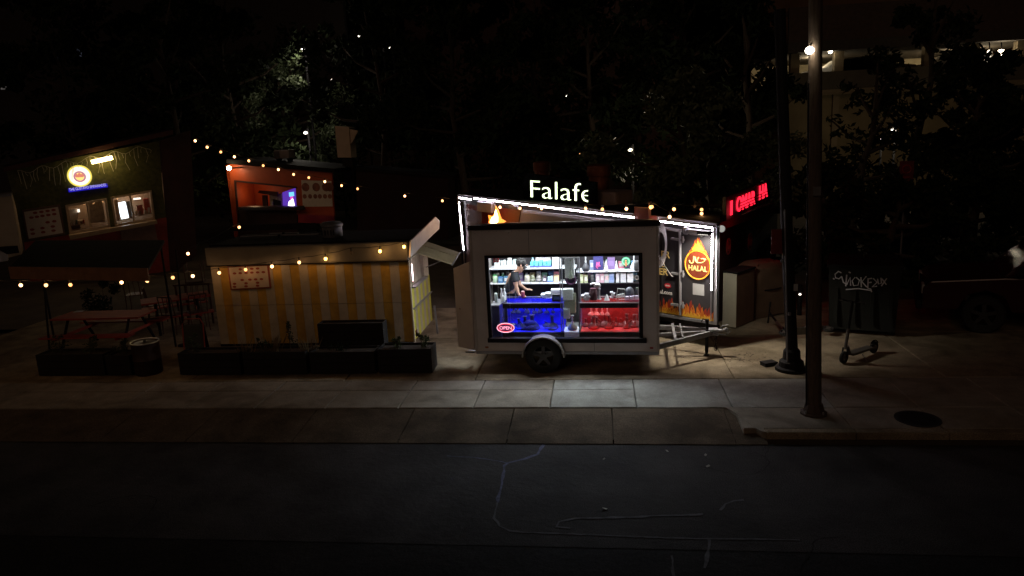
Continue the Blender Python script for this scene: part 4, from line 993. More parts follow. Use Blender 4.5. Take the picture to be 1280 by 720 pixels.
rs = fthing('led_sign', 'red scrolling led sign above the dark kiosk reading OMAR HA', 'sign', KD, 0, -.25, 0)
part('board', pq(KD, ((908,246),(963,224),(963,251),(908,276)), -.25, -.17, (0,-.25,0)), mat('led_board_black', (.01,.008,.008), .4), rs, .006)
redl = emat('led_red', (1.0,.015,.04), 2.2)
def ledword(txt, a, b, topy):
    p = KD.hit(*a, -.27); q = KD.hit(*b, -.27); t_ = KD.hit(a[0], topy, -.27)[1]-p[1]
    me = text_mesh(txt, 1.0, .008, 'LEFT', bold=.01); x0_ = min(v.co.x for v in me.vertices); w_ = max(v.co.x for v in me.vertices)-x0_; h_ = max(v.co.y for v in me.vertices)
    for v in me.vertices: v.co.x -= x0_
    me.materials.clear(); me.materials.append(redl)
    o = bpy.data.objects.new('lettering', me); link(o, rs); o.location = (p[0], -.015, p[1]); o.rotation_euler = (pi/2, -atan2(q[1]-p[1], q[0]-p[0]), 0)
    o.scale = (sqrt((q[0]-p[0])**2+(q[1]-p[1])**2)/w_, t_/h_, 1)
ledword('I', (913.4,269), (915.6,268), 251.5)
ledword('OMAR', (921,265.5), (944,254.5), 247)
ledword('HA', (949.5,250.5), (959.5,245.5), 232.5)
# led scan gaps (dark louvre lines over the diodes)
for k in range(5):
    ya = 251+k*3.6
    part('louvre', along(KD, -.295, (909,ya+3.0), (963,ya-19.5), .009, 5), black_m, rs)
lamp('sign_glow', (KD.hit(935,258,-.5)[0],-.3,KD.hit(935,258,-.5)[1]-.1), 1.6, (1,.05,.07), .15, rs)
# white box fridge, tan cover
pw = G(919.5, 411, 0)
FRm = Frame(pw.x, pw.y, -40)
fw_ = abs(FRm.hit(903,402,0)[0]); fh = FRm.hit(920,342.5,0)[1]
fg = fthing('cabinet', 'tall cabinet with a pale end panel and brown side beside the black truck', 'cabinet', FRm)
part('end_panel', MB().box(-fw_,0,.02,0,.02,fh), mat('pale_panel', (.75,.7,.56), .5, var=.06), fg, .003)
part('carcass', MB().box(-fw_,.021,.02,0,.75,fh), mat('cabinet_brown', (.16,.085,.055), .6, var=.2), fg, .004)
part('top', MB().box(-fw_-.02,-.01,fh+.001,.02,.78,fh+.035), black_m, fg, .004)
pc = G(952, 392, 0)
cv = thing('covered_grill', 'tan fabric covered grill with a dark strap behind the tall cabinet', 'grill', (pc.x, pc.y, 0), radians(30))
b_ = MB(); 
prof = [(-.45,-.3),(.45,-.3),(.5,.3),(-.48,.32)]
zs_ = [.02,.5,.95,1.12,1.2]; sc_ = [1.0,.98,.98,.95,.7]
vs = []; fs = []
for z_, k_ in zip(zs_, sc_):
    for q in range(20):
        a = 2*pi*q/20; x_ = .46*max(-1,min(1,1.7*cos(a)))*k_; y_ = .32*max(-1,min(1,1.7*sin(a)))*k_; w2 = 1+.05*sin(q*2.6+z_*3)
        vs.append((x_*w2, y_*w2, z_+.02*sin(q*1.7)))
for i in range(4):
    for q in range(20): fs.append((i*20+q, i*20+(q+1)%20, i*20+20+(q+1)%20, i*20+20+q))
fs.append(tuple(range(80,100)))
part('cover', MB().add(vs, fs), mat('tan_tarp', (.16,.10,.065), .8, var=.2, scale=4, bump=.3), cv, smooth=True)
part('strap', MB().torus((0,0,.62), .49, .014, 'z', 30, 6), black_m, cv).scale = (1,.72,1)
part('wheel', MB().tube([(-.3,-.28,.02),(-.3,-.24,.02)],.04,10), rubber, cv)

# ================================================================ POST, CABLE COIL AT THE TRAILER CORNER
pp = PY(812, 262, 14.35)
ps = thing('string_light_post', 'red brown wooden post at the right rear corner of the white trailer', 'post', (pp.x, 14.35, 0))
topz = PY(811, 252, 14.35).z
part('post', MB().box(-.025,-.025,0,.025,.025,topz), mat('post_rust', (.16,.06,.03), .7, var=.3), ps, .004)
a = PY(812,270,14.30); b = PY(821,271,14.30); z0_ = PY(816,309,14.30).z
part('red_panel', MB().box(a.x-pp.x,-.06,z0_,b.x-pp.x,-.035,a.z), mat('panel_rust_red', (.26,.05,.03), .6, var=.3), ps, .004)
part('bracket', MB().tube([PY(793,259,14.3)-Vector((pp.x,14.35,0)), PY(811,259.5,14.3)-Vector((pp.x,14.35,0))], .008, 6), mat('bracket_rust', (.3,.15,.08), .5), ps)
cc_ = PY(825, 306, 13.9)
co = thing('cable_coil', 'coil of pale cable hanging beside the rear doors of the black truck', 'cable', cc_)
for k in range(5):
    part('loop', MB().torus((0,.012*k,0), .10+.008*k, .008, 'y', 30, 5), mat('pale_cable', (.45,.42,.42), .5), co).scale = (1, 1, 2.6+.15*k)
part('hanger', MB().tube([(0,.02,.28),(-.05,.04,.42),(-.02,.06,.52)], .01, 6), steel, co)
part('tail', MB().tube([(.02,0,-.28),(.08,0,-.4),(.22,.05,-.62),(.25,.08,-.64)], .008, 5), MATS['pale_cable'], co)

# ================================================================ YELLOW STRIPED TRAILER
Y = Frame(-3.57, 13.09, 0)
yt = fthing('striped_trailer', 'yellow and cream striped food trailer with a grey fascia and bulbs along its edge', 'trailer', Y)
YL, YB, YT, YM, YD = -3.95, .38, 1.97, 1.16, 1.62
nb = 22; wb = -YL/nb
shell = MB().box(YL,.03,YB,-.03,YD,2.30)
part('body', shell, cream_s, yt)
for i in range(nb):
    x = YL + wb*i
    mm = yellow_s if i % 2 == 1 else cream_s
    for (za, zb_) in ((YB, YM-.004), (YM+.004, YT)):
        part('stripe_board', MB().box(x+.002,.004 if i % 2 else .0,za,x+wb-.002,.029,zb_), mm, yt)
part('corner_post', MB().box(-.0,-.012,YB-.02,.03,.05,YT), mat('corner_cream', (.6,.5,.36), .5, var=.1), yt, .004)
part('fascia', MB().box(YL-.05,-.05,YT+.004,.03,.10,2.335), fascia_m, yt, .03)
part('roof', MB().box(YL-.04,.102,2.305,.02,YD+.05,2.36), roof_dark, yt, .01)
part('drip_rail', MB().box(YL-.05,-.062,YT-.012,.03,.0,YT+.003), black_m, yt)
part('bottom_rail', MB().box(YL,-.01,YB-.05,.02,.05,YB-.001), black_m, yt)
# end wall, right: window with a lit interior, stripes beneath
wy0, wy1 = PX(513,340,-3.57).y-13.09, PX(527.5,330,-3.57).y-13.09
wz0 = PX(520,353,-3.57).z; wz1 = PX(520,319,-3.57).z
EX = 0.0
part('end_panel', MB().box(-.03,.05,YB,EX,wy0,2.30), cream_s, yt)
part('end_panel', MB().box(-.03,wy1,YB,EX,YD,2.30), cream_s, yt)
part('end_panel', MB().box(-.03,wy0+.001,wz1,EX,wy1-.001,2.30), cream_s, yt)
yn = mat('neon_yellow_stripe', (.72,.66,.06), .5, var=.1)
ny = 9; wst = (YD-.1)/ny
for i in range(ny):
    y = .09+wst*i
    for (za, zb_) in ((YB+.01, .93), (.945, wz0-.03 if wy0-.1 < y < wy1 else 1.38)):
        part('stripe_board', MB().box(.001,y+.003,za,.012,y+wst-.003,zb_), yn if i % 2 == 0 else cream_s, yt)
part('counter_ledge', MB().box(.0,wy0-.06,wz0-.028,.10,wy1+.08,wz0), alum, yt, .003)
part('lower_ledge', MB().box(.0,.06,1.0,.05,YD,1.02), alum, yt, .002)
wf = part('window_frame', MB().box(.0,wy0-.03,wz0,.03,wy0,wz1+.03).box(.0,wy1,wz0,.03,wy1+.03,wz1+.03).box(.0,wy0,wz1,.03,wy1,wz1+.03), cream_s, yt)
part('window_back', MB().box(-.035,wy0,wz0,-.031,wy1,wz1), mat('dark_interior', (.02,.015,.02), .6), wf)
ns = PX(515, 341, -3.60)
nsg = thing('neon_strip', 'upright pink white neon strip glowing in the end window of the striped trailer', 'neon sign', ns)
part('tube', MB().tube([(0,0,-.16),(0.0,0,.17)],.017,8), neon_white, nsg)
part('holder', MB().box(-.02,-.03,-.19,.01,.03,-.165), mat('holder_red', (.5,.04,.08), .5), nsg)
lamp('neon_glow', (.12,0,0), .5, (1,.6,.7), .08, nsg)
# raised side hatches
def q3(pts, n, th): return MB().plate([p-Vector((-3.57,13.09,0)) for p in pts], n, th)
h1 = [PX(511,322,-3.50), PX(512,301,-3.50), PX(543,271,-3.50), PX(548,276,-3.50), PX(547.5,286,-3.50), PX(530,303,-3.50)]
part('raised_hatch', q3(h1, (1,0,0), .03), mat('hatch_white', (.62,.55,.5), .5, var=.12, scale=3), yt, .004)
A0 = PX(521,317,-3.56); A1 = PX(530,301.5,-3.56); 
dpt = (A0.y+A1.y)/2
O0 = PY(565,331,A0.y+.05); O1 = PY(574,316.5,A1.y+.05)
k_ = 5
for i in range(k_):
    t0, t1 = i/k_, (i+1)/k_-.012
    pts = [A0.lerp(A1,t0), A0.lerp(A1,t1), O0.lerp(O1,t1), O0.lerp(O1,t0)]
    part('awning_panel', q3(pts, (0,0,1), .02+.006*(i%2)), mat('awning_cream', (.55,.48,.28), .5, var=.15, scale=3), yt)
part('awning_edge', MB().tube([O0-Vector((-3.57,13.09,0)), O1-Vector((-3.57,13.09,0))], .02, 8), alum, yt)
part('awning_stay', MB().tube([O1-Vector((-3.57,13.09,0)), A1-Vector((-3.57,13.09,.55))], .01, 6), alum, yt)
part('stabiliser', MB().tube([PY(543,382,14.55)-Vector((-3.57,13.09,0)), PY(547,417,14.45)-Vector((-3.57,13.09,0))], .022, 8), alum, yt)
part('tail_light', MB().box(.012,.14,.45,.03,.24,.56), mat('tail_red', (.1,.01,.01), .3), yt)
# menu board on the front
mb_q = ((284,333),(335.5,330.5),(338.5,360),(288,362.5))
mbd = part('menu_board', pq(Y, mb_q, -.03, -.001), mat('menu_frame', (.25,.05,.03), .5, var=.2), yt, .003)
part('menu_sheet', pq(Y, ((286,334.6),(333.7,332.4),(336.6,358.5),(289.8,361)), -.034, -.031), paper, mbd)
def dots(fr, par, y, x0, y0, x1, y1, rows, r, m_, slant, flat=.6):
    for ri, (fy, xs_) in enumerate(rows):
        for fx_ in xs_:
            px = x0+(x1-x0)*fx_; py = y0+(y1-y0)*fy+slant*(fx_)
            x_, z_ = fr.hit(px, py, y)
            part('food_picture', MB().plate([(x_+r*cos(2*pi*i/12), y, z_+r*flat*sin(2*pi*i/12)) for i in range(12)], (0,-1,0), .002), m_, par)
rows = [(.12,(.3,.45,.6,.75)), (.3,(.15,.3,.45,.6,.75,.9)), (.62,(.35,.55,.7,.85)), (.78,(.15,.45,.75)), (.92,(.15,.45,.75))]
dots(Y, mbd, -.0345, 286, 334, 334, 361, rows, .038, food_red, -2.2)
# roof gear of the striped trailer
x_, z_ = Y.hit(416, 296, .8)
rv = fthing('roof_vent', 'round dented metal roof vent on the striped trailer', 'vent', Y, x_, .8, 2.36)
part('drum', MB().lathe([(.19,0),(.2,.02),(.2,.2),(.22,.22),(.22,.26),(.18,.30),(.02,.32)], n=22), galv, rv, smooth=True)
for k in range(6): part('slot', MB().box(-.2+.06*k,-.215,.06,-.19+.06*k,-.195,.16), black_m, rv)
for (a, b, lb) in (((300,293),(398,290.5),'long thin white pipe lying on the striped trailer roof'),((336,288),(372,287),'short thin pipe behind the long one on the striped trailer roof')):
    y_ = 1.0 if lb[0] == 'l' else 1.35
    p = Y.hit(*a, y_); q = Y.hit(*b, y_)
    o = fthing('roof_pipe', lb, 'pipe', Y, p[0], y_, 2.375)
    part('pipe', MB().tube([(0,0,.02),((q[0]-p[0])*.5,.02,.022),(q[0]-p[0],0,.02)],.016,8), galv, o); part('clamp', MB().box((q[0]-p[0])/2-.02,-.03,-.015,(q[0]-p[0])/2+.02,.05,.04), black_m, o)

# ================================================================ PLANTERS, PLANTS
plank = mat('planter_black', (.013,.010,.009), .8, var=.4, scale=5, bump=.4)
def planter(x0, x1, y0, y1, h, label):
    o = thing('planter_box', label, 'planter', ((x0+x1)/2, (y0+y1)/2, 0), rnd.uniform(-.02,.02), 'black planter boxes along the pavement')
    w_, d_ = (x1-x0)/2, (y1-y0)/2; n = max(2, int(h/.15))
    for i in range(n):
        z0_, z1_ = .02+(h-.02)*i/n, .02+(h-.02)*(i+1)/n-.008
        part('plank', MB().box(-w_,-d_,z0_,w_,-d_+.025,z1_), plank, o); part('plank', MB().box(-w_,d_-.025,z0_,w_,d_,z1_), plank, o)
        part('plank', MB().box(-w_,-d_+.026,z0_,-w_+.025,d_-.026,z1_), plank, o); part('plank', MB().box(w_-.025,-d_+.026,z0_,w_,d_-.026,z1_), plank, o)
    part('soil', MB().box(-w_+.026,-d_+.026,.05,w_-.026,d_-.026,h-.05), soil, o)
    return o
def xat(px, py, z=0): return G(px, py, z).x
planter(xat(479,462), xat(544,462), 12.28, 12.72, .48, 'low black planter box nearest the white trailer, right end of the row')
planter(-5.35, -4.12, 12.28, 12.68, .44, 'low black planter box in front of the tall black box')
planter(-6.65, -5.42, 12.26, 12.66, .46, 'low black planter box with dry grass left of the tall black box')
planter(-7.95, -6.72, 12.27, 12.67, .45, 'low black planter box below the conifer seedling at the left of the striped trailer')
planter(-9.45, -8.95, 12.28, 12.68, .42, 'small black planter box just left of the steel rimmed barrel')
planter(-10.9, -9.5, 12.28, 12.7, .45, 'long black planter box at the left end of the row')
planter(-5.33, -4.05, 12.74, 13.02, .86, 'tall black box behind the low planters in front of the striped trailer')
def leaf_cloud(mb, c, rad, n, s_, rr, sc=(1,1,1)):
    for i in range(n):
        v = Vector((rr.gauss(0,1), rr.gauss(0,1), rr.gauss(0,1))).normalized()*(rr.random()**.45)*rad
        p = Vector((c[0]+v.x*sc[0], c[1]+v.y*sc[1], c[2]+v.z*sc[2]))
        a = Vector((rr.uniform(-1,1), rr.uniform(-1,1), rr.uniform(-1,1))).normalized(); b = a.cross(Vector((rr.uniform(-1,1), rr.uniform(-1,1), rr.uniform(-1,1)))).normalized()
        l = s_*rr.uniform(.6,1.3); w_ = l*.42
        o_ = len(mb.v); mb.v += [tuple(p-a*l), tuple(p+b*w_), tuple(p+a*l), tuple(p-b*w_)]; mb.f.append((o_,o_+1,o_+2,o_+3))
def shrub(x, y, z, h, w_, label, m_=leaf_m, n=260, name='shrub', cat='plant', seed=1, ls=.03):
    rr = random.Random(seed); o = thing(name, label, cat, (x,y,z))
    part('stem', MB().tube([(0,0,0),(.01,0,h*.5),(0,.01,h*.9)], .012, 5, .004), bark, o)
    mb = MB()
    for k in range(6): leaf_cloud(mb, (rr.gauss(0,w_*.3), rr.gauss(0,w_*.3), h*(.25+.13*k)), w_*(1-.12*k)*.6, n//6, ls, rr)
    part('foliage', mb, m_, o); return o
shrub(xat(376,428,.42), 12.5, .40, .62, .16, 'small conifer seedling standing dark before the striped trailer', leaf_d, 300, seed=2, ls=.022)
def grass(x, y, z, h, label, m_, n=60, seed=1, spread=.2):
    rr = random.Random(seed); o = thing('grass_tuft', label, 'plant', (x,y,z)); 
    for part_i, nn in (('blades', n),):
        mb = MB()
        for i in range(nn):
            a = rr.uniform(0,2*pi); r = rr.random()*spread; l = rr.uniform(.5,1)*h; lean = rr.uniform(0,.5)*l
            bx_, by_ = r*cos(a), r*sin(a)*.5; b2 = rr.uniform(0,2*pi)
            tip = (bx_+lean*cos(a), by_+lean*sin(a)*.5, l); w_ = .006
            mb.add([(bx_-w_*cos(b2),by_-w_*sin(b2),0),(bx_+w_*cos(b2),by_+w_*sin(b2),0),((bx_+tip[0])/2,(by_+tip[1])/2,l*.65),tip],[(0,1,2),(0,2,3)])
        part(part_i, mb, m_, o)
    return o
for i, (px, y_, h_, w_, lb) in enumerate(((92,12.5,.42,.22,'bushy herb in the left end planter box'),(128,12.5,.36,.2,'low leafy herb in the left end planter box, right of the bushy one'),(168,12.48,.3,.16,'small leafy plant in the planter beside the barrel'),(250,12.47,.38,.2,'leafy plant at the left of the planter below the seedling'),(338,12.46,.3,.17,'low leafy plant in the planter left of the tall box'),(498,12.5,.26,.16,'small weed at the left of the right end planter'),(528,12.5,.34,.18,'spreading weed at the right of the right end planter'))):
    shrub(xat(px,434,.42), y_, .38, h_, w_, lb, leaf_m, 240, 'planter_plant', 'plant', 40+i, .026)
dry = mat('dry_grass', (.22,.15,.07), .8, var=.4)
grass(xat(352,430,.42), 12.46, .41, .34, 'dry brown grass tuft right of the conifer seedling base', dry, 70, 4)
grass(xat(318,432,.42), 12.46, .41, .28, 'thin dry grass tuft left of the conifer seedling', dry, 50, 5)
grass(xat(395,430,.42), 12.46, .41, .3, 'sparse dry grass tuft beside the tall black box', dry, 50, 6)
grass(xat(430,432,.42), 12.48, .40, .22, 'short weeds in the low planter before the tall black box', leaf_d, 50, 7)
# A-board leaning at the left of the striped trailer
ab = thing('sandwich_board', 'dark sandwich board with a thin red arched frame by the striped trailer', 'sandwich board', (xat(282,432,.05), 12.9, 0), radians(5))
part('front_board', MB().plate([(-.19,0,.05),(.19,0,.05),(.19,.10,.80),(-.19,.10,.80)], (0,1,.13), .02), mat('chalkboard', (.03,.035,.03), .7), ab)
part('rear_board', MB().plate([(-.19,.30,.05),(.19,.30,.05),(.19,.16,.80),(-.19,.16,.80)], (0,1,-.13), .02), black_m, ab)
part('frame', MB().tube([(-.21,-.01,0),(-.21,.1,.82),(-.15,.115,.93),(.15,.115,.93),(.21,.1,.82),(.21,-.01,0)], .012, 6), mat('frame_red', (.3,.05,.03), .5), ab)

# ================================================================ GREEN KIOSK AT THE LEFT
K0 = G(143.8, 283, 1.75)
K = Frame(K0.x, K0.y, 38)
kk = fthing('green_kiosk', 'ivy green food kiosk with two lit serving windows and a round glowing sign', 'kiosk', K)
# wall pieces around the two windows
WIN1 = ((81.5,256.5),(133,248),(138,283.5),(87,293))
WIN2 = ((138.2,246.2),(189.5,237.5),(194,274),(143.8,283.2))
top = ((12,213),(199,177)); 
part('wall_panel', pq(K, ((12,213),(199,176),(204,240),(26,268)), 0, .06), green_wall, kk)    # above windows (behind them too)
kk.children[-1].data  # noqa
def hexs(quad, y0, y1): return pq(K, quad, y0, y1)
bpy.data.objects.remove(kk.children[-1])
L1 = lambda x, xa, ya, xb, yb: ya+(yb-ya)*(x-xa)/(xb-xa)
yt_ = lambda x: L1(x, 81.5,256.5,189.5,237.8); yb_ = lambda x: L1(x, 87,293,194,274.2); ytop = lambda x: L1(x, 12,213,199,176)
part('wall_panel', pq(K, ((8,ytop(8)),(199,ytop(199)),(203,yt_(203)),(22,yt_(22))), 0, .06), green_wall, kk)
part('wall_panel', pq(K, ((22,yt_(22)),(81.5,yt_(81.5)),(87,yb_(87)),(30,yb_(30))), 0, .06), green_wall, kk)
part('wall_panel', pq(K, ((133.2,yt_(133.2)),(138.2,yt_(138.2)),(143.7,yb_(143.7)),(138.3,yb_(138.3))), 0, .06), green_wall, kk)
part('wall_panel', pq(K, ((189.5,yt_(189.5)),(203,yt_(203)),(208,yb_(208)),(194,yb_(194))), 0, .06), green_wall, kk)
part('wall_panel', pq(K, ((30,yb_(30)),(208,yb_(208)),(213,345),(38,352)), 0, .06), red_wood, kk)
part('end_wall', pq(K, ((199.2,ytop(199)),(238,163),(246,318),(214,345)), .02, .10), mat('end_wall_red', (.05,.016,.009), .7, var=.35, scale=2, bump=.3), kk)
part('roof_fascia', pq(K, ((4,209),(216,162),(217,168),(5,215)), -.30, -.02), mat('roof_fascia_red', (.07,.02,.012), .7, var=.3), kk, .01)
part('roof', pq(K, ((4,206.5),(216,159.5),(216,163),(4,210)), -.28, 2.4), roof_dark, kk)
part('back_wall', pq(K, ((14,212),(230,170),(240,330),(38,345)), 2.0, 2.06), dark_p, kk)
# interior
wallw = mat('kitchen_wall', (.32,.22,.14), .6, var=.25, scale=4)
part('inner_wall', pq(K, ((60,235),(210,215),(215,300),(66,315)), 1.25, 1.30), wallw, kk)
def kwin(q, mull, name='serving_window'):
    (ax,ay),(bx_,by_),(cx_,cy_),(dx_,dy_) = q
    fm = mat('window_frame_tan', (.42,.30,.2), .5, var=.15)
    f = 2.6
    ww = part(name, pq(K, ((ax,ay),(bx_,by_),(bx_+.4,by_+f),(ax+.4,ay+f)), -.04, .05), fm, kk)
    part('sash', pq(K, ((dx_-.4,dy_-f),(cx_-.4,cy_-f),(cx_,cy_),(dx_,dy_)), -.04, .05), fm, ww)
    part('sash', pq(K, ((ax+.3,ay+f),(ax+f+.3,ay+f-.3),(dx_+f-.3,dy_-f-.2),(dx_-.3,dy_-f)), -.038, .048), fm, ww)
    part('sash', pq(K, ((bx_-f+.3,by_+f+.3),(bx_+.3,by_+f),(cx_-.3,cy_-f),(cx_-f-.3,cy_-f+.3)), -.038, .048), fm, ww)
    mx_, my_ = ax+(bx_-ax)*mull, ay+(by_-ay)*mull; nx_, ny_ = dx_+(cx_-dx_)*mull, dy_+(cy_-dy_)*mull
    part('sash', pq(K, ((mx_-1,my_+f),(mx_+1.4,my_+f-.3),(nx_+1.4,ny_-f-.3),(nx_-1,ny_-f)), -.036, .046), fm, ww)
    part('pane', pq(K, ((ax+f,ay+f),(bx_-f,by_+f),(cx_-f,cy_-f),(dx_+f,dy_-f)), .0, .006), glass, ww)
kwin(WIN1, .52); kwin(WIN2, .47)
part('counter_shelf', pq(K, ((86,294.5),(196,275.5),(197,279.5),(88,300)), -.45, -.02), mat('pale_wood_counter', (.45,.32,.18), .35, var=.25, scale=6, stretch=(1,6,6)), kk, .01)
part('lower_board', pq(K, ((150,285.5),(193,279),(198,304),(153,308)), -.06, -.01), mat('lower_board_brown', (.25,.15,.11), .6, var=.3), kk, .005)
# menu board
mk = part('menu_board', pq(K, ((27.5,262.5),(75,255.5),(81.5,293),(34,301)), -.06, -.005), mat('board_frame_brown', (.12,.06,.04), .6), kk, .005)
part('menu_sheet', pq(K, ((30,265),(72.5,258.7),(79,291),(36,298.5)), -.066, -.061), paper, mk)
rows = [(.12,(.28,.45,.62,.78)), (.28,(.18,.33,.48,.64,.8)), (.55,(.62,.8)), (.74,(.2,.48,.76)), (.9,(.22,.5,.78))]
dots(K, mk, -.067, 31, 264, 77, 297, rows, .065, food_red, -7, .65)
# round lit sign
sx_, sz_ = K.hit(99.5, 220, -.10); SR = abs(K.hit(114.3, 220, -.10)[0]-sx_)*.96
sg = part('round_sign', MB().tube([(sx_,-.11,sz_),(sx_,-.02,sz_)], SR, 36), emat('sign_white_lit', (1.0,.9,.66), 1.5), kk)
part('sign_rim', MB().torus((sx_,-.09,sz_), SR, .03, 'y', 40, 6), emat('sign_rim_yellow', (1,.8,.12), 1.0), sg)
part('sign_ring', MB().torus((sx_,-.112,sz_-.02), SR*.47, SR*.09, 'y', 30, 6).add([], []), emat('ring_pink', (.75,.3,.42), .75), sg).scale = (1,1,1)
part('sign_core', MB().tube([(sx_,-.122,sz_-.02),(sx_,-.112,sz_-.02)], SR*.42, 24), emat('core_yellow', (1,.72,.22), 1.2), sg)
part('sign_crown', MB().plate([(sx_-.16,-.13,sz_+.02),(sx_-.1,-.13,sz_+.10),(sx_-.05,-.13,sz_+.05),(sx_,-.13,sz_+.12),(sx_+.05,-.13,sz_+.05),(sx_+.1,-.13,sz_+.10),(sx_+.16,-.13,sz_+.02),(sx_+.1,-.13,sz_-.04),(sx_-.1,-.13,sz_-.04)], (0,1,0), .008), emat('crown_red', (1,.3,.2), .8), sg)
bs = part('blue_sign', pq(K, ((85,236),(134,229.5),(135,234),(86,240.5)), -.09, -.01), emat('blue_lit', (.03,.02,1.0), .42), kk)
a_ = K.hit(87, 240, -.1); b_2 = K.hit(133, 233.6, -.1)
me = text_mesh('THE GUSTAVO EMPANADES', 1.0, .008, 'LEFT'); wd = max(v.co.x for v in me.vertices); me.materials.clear(); me.materials.append(emat('blue_letters', (.55,.5,1.0), 1.0))
o = bpy.data.objects.new('lettering', me); link(o, bs); o.location = (a_[0], -.1, a_[1]+.03); o.rotation_euler = (pi/2, -atan2(b_2[1]-a_[1], b_2[0]-a_[0]), 0)
k_ = sqrt((b_2[0]-a_[0])**2+(b_2[1]-a_[1])**2)/wd; o.scale = (k_, .13, 1)
# warm tube lamp over the sign
p1 = K.hit(114.5, 202.8, -.35); p2 = K.hit(140.5, 197, -.35)
tl = fthing('tube_lamp', 'bright warm yellow tube lamp above the round sign of the green kiosk', 'lamp', K, 0, -.35, 0)
part('tube', MB().tube([(p1[0],0,p1[1]),(p2[0],0,p2[1])], .065, 12), emat('tube_yellow', (1,.72,.28), 14), tl)
part('holder', MB().tube([((p1[0]+p2[0])/2,0.02,(p1[1]+p2[1])/2+.06),((p1[0]+p2[0])/2,.30,(p1[1]+p2[1])/2+.1)], .02, 8), black_m, tl)
lamp('tube_light', ((p1[0]+p2[0])/2,-.05,(p1[1]+p2[1])/2-.12), 4, (1,.68,.3), .2, tl)
# icicle string lights, dim
ic = MB(); ri = random.Random(5)
def icy(px, py, y=-.33):
    x_, z_ = K.hit(px, py, y); return Vector((x_, y, z_))
prev = None
for px in range(22, 192, 5):
    p = icy(px, ytop(px)+5+3*sin(px*.21)); 
    if prev: ic.tube([prev, p], .006, 4)
    prev = p; l = ri.uniform(.1,.62)
    ic.tube([p, p+Vector((ri.uniform(-.05,.05),0,-l*.5)), p+Vector((ri.uniform(-.06,.06),0,-l))], .006, 4)
ics = thing('icicle_lights', 'thin pale icicle string lights hanging unlit under the green kiosk roof', 'string lights', K.w(0,0,0), K.a)
part('strands', ic, mat('pale_strand', (.5,.46,.38), .4), ics)
# things seen through the windows
wk = emat('window_glow_white', (1,.9,.75), 1.6)
def inq(name, quad, y, m_, label, cat):
    xs_ = [K.hit(px, py, y) for px, py in quad]; cx_ = sum(v[0] for v in xs_)/4; z_ = min(v[1] for v in xs_)
    o = fthing(name, label, cat, K, cx_, y, z_)
    part('body', pq(K, quad, y, y+.18, (cx_,y,z_)), m_, o, .01)
    (ax,az),(bx_,bz_) = xs_[3], xs_[2]
    part('base', MB().box(ax-cx_-.01,.0,-.03,bx_-cx_+.01,.2,-.002), mat('shelf_wood', (.3,.2,.12), .5), o)
inq('drink_cooler', ((147,254),(156.5,252),(161,272),(152,274)), .7, emat('cooler_light', (.85,.95,1), 3.0), 'glowing white drinks cooler in the right window of the green kiosk', 'cooler')
inq('patterned_box', ((157,252),(164,251),(168,271),(161.5,272)), .6, mat('speckle', (.35,.34,.35), .5, var=.8, scale=30), 'speckled black and white box beside the glowing cooler', 'box')
inq('red_bottle_rack', ((179,249),(186,248),(189,266),(182,267)), .5, mat('red_bottles', (.6,.05,.03), .4, var=.4, scale=20), 'red bottle rack at the right end of the green kiosk window', 'rack')
inq('red_box', ((171,257),(178,256),(180,268),(173,269)), .55, mat('red_box_m', (.4,.08,.06), .5, var=.4, scale=12), 'low red box left of the red bottle rack', 'box')
inq('strip_light', ((167,248),(176,247),(176,249),(167,250)), .6, wk, 'short white strip light at the top of the right kiosk window', 'lamp')
inq('tan_door', ((142,250),(147,249),(151,274),(146,275)), .65, mat('tan_door_m', (.6,.42,.26), .5), 'tan door panel left of the glowing cooler', 'door')
inq('white_machine', ((86,262),(97,260.5),(98,275),(88,277)), .6, mat('machine_white', (.75,.6,.48), .5, var=.25, scale=8), 'pale kitchen machine at the left of the left kiosk window', 'machine')
inq('round_light', ((96.5,262),(99.5,261.5),(100,265),(97,265.5)), .5, wk, 'small round white light in the left kiosk window', 'lamp')
inq('dark_tray', ((88,280.5),(99,279),(101,285),(90,287)), .4, mat('tray_dark', (.08,.04,.025), .5), 'dark oval tray on the counter of the left kiosk window', 'tray')
inq('counter_board', ((86,277.5),(104,274.5),(104,276),(86,279)), .5, mat('counter_cream', (.75,.65,.5), .5), 'thin cream board across the left kiosk window', 'board')
inq('hanging_sheet', ((110,254),(128,251),(132,274),(114,278)), .35, mat('sheet_tan', (.4,.3,.2), .7, var=.4, scale=7), 'tan sheet hanging behind the right pane of the left kiosk window', 'sheet')
rk2 = random.Random(12)
CL = [((.55,.5,.4),'cream'),((.4,.08,.05),'red'),((.15,.08,.05),'brown'),((.5,.32,.15),'tan'),((.1,.14,.1),'dark green'),((.6,.55,.5),'white')]
for wi, (xa_, xb_, side) in enumerate(((88,106,'left pane of the left'),(112,131,'right pane of the left'),(165,188,'right pane of the right'))):
    for q in range(6):
        px = xa_+(xb_-xa_)*(q+.5)/6; low_ = 281.5-(px-90)*.165; hgt = rk2.uniform(3.0,6.5); c_, cn_ = CL[(q*5+wi*2)%6]
        inq('kitchen_jar', ((px-1.2,low_-hgt),(px+1.1,low_-hgt-.2),(px+1.3,low_),(px-1.0,low_+.2)), .36, pmat(c_), '%s jar, %s from left behind the %s kiosk window' % (cn_, ORD[q], side), 'jar')
xk1, zk1 = K.hit(110, 245, .8); xk2, zk2 = K.hit(165, 240, .8)
lamp('kitchen_light', (xk1,.7,zk1), 9, (1,.66,.38), .15, kk); lamp('kitchen_light', (xk2,.8,zk2), 8, (1,.66,.42), .15, kk)
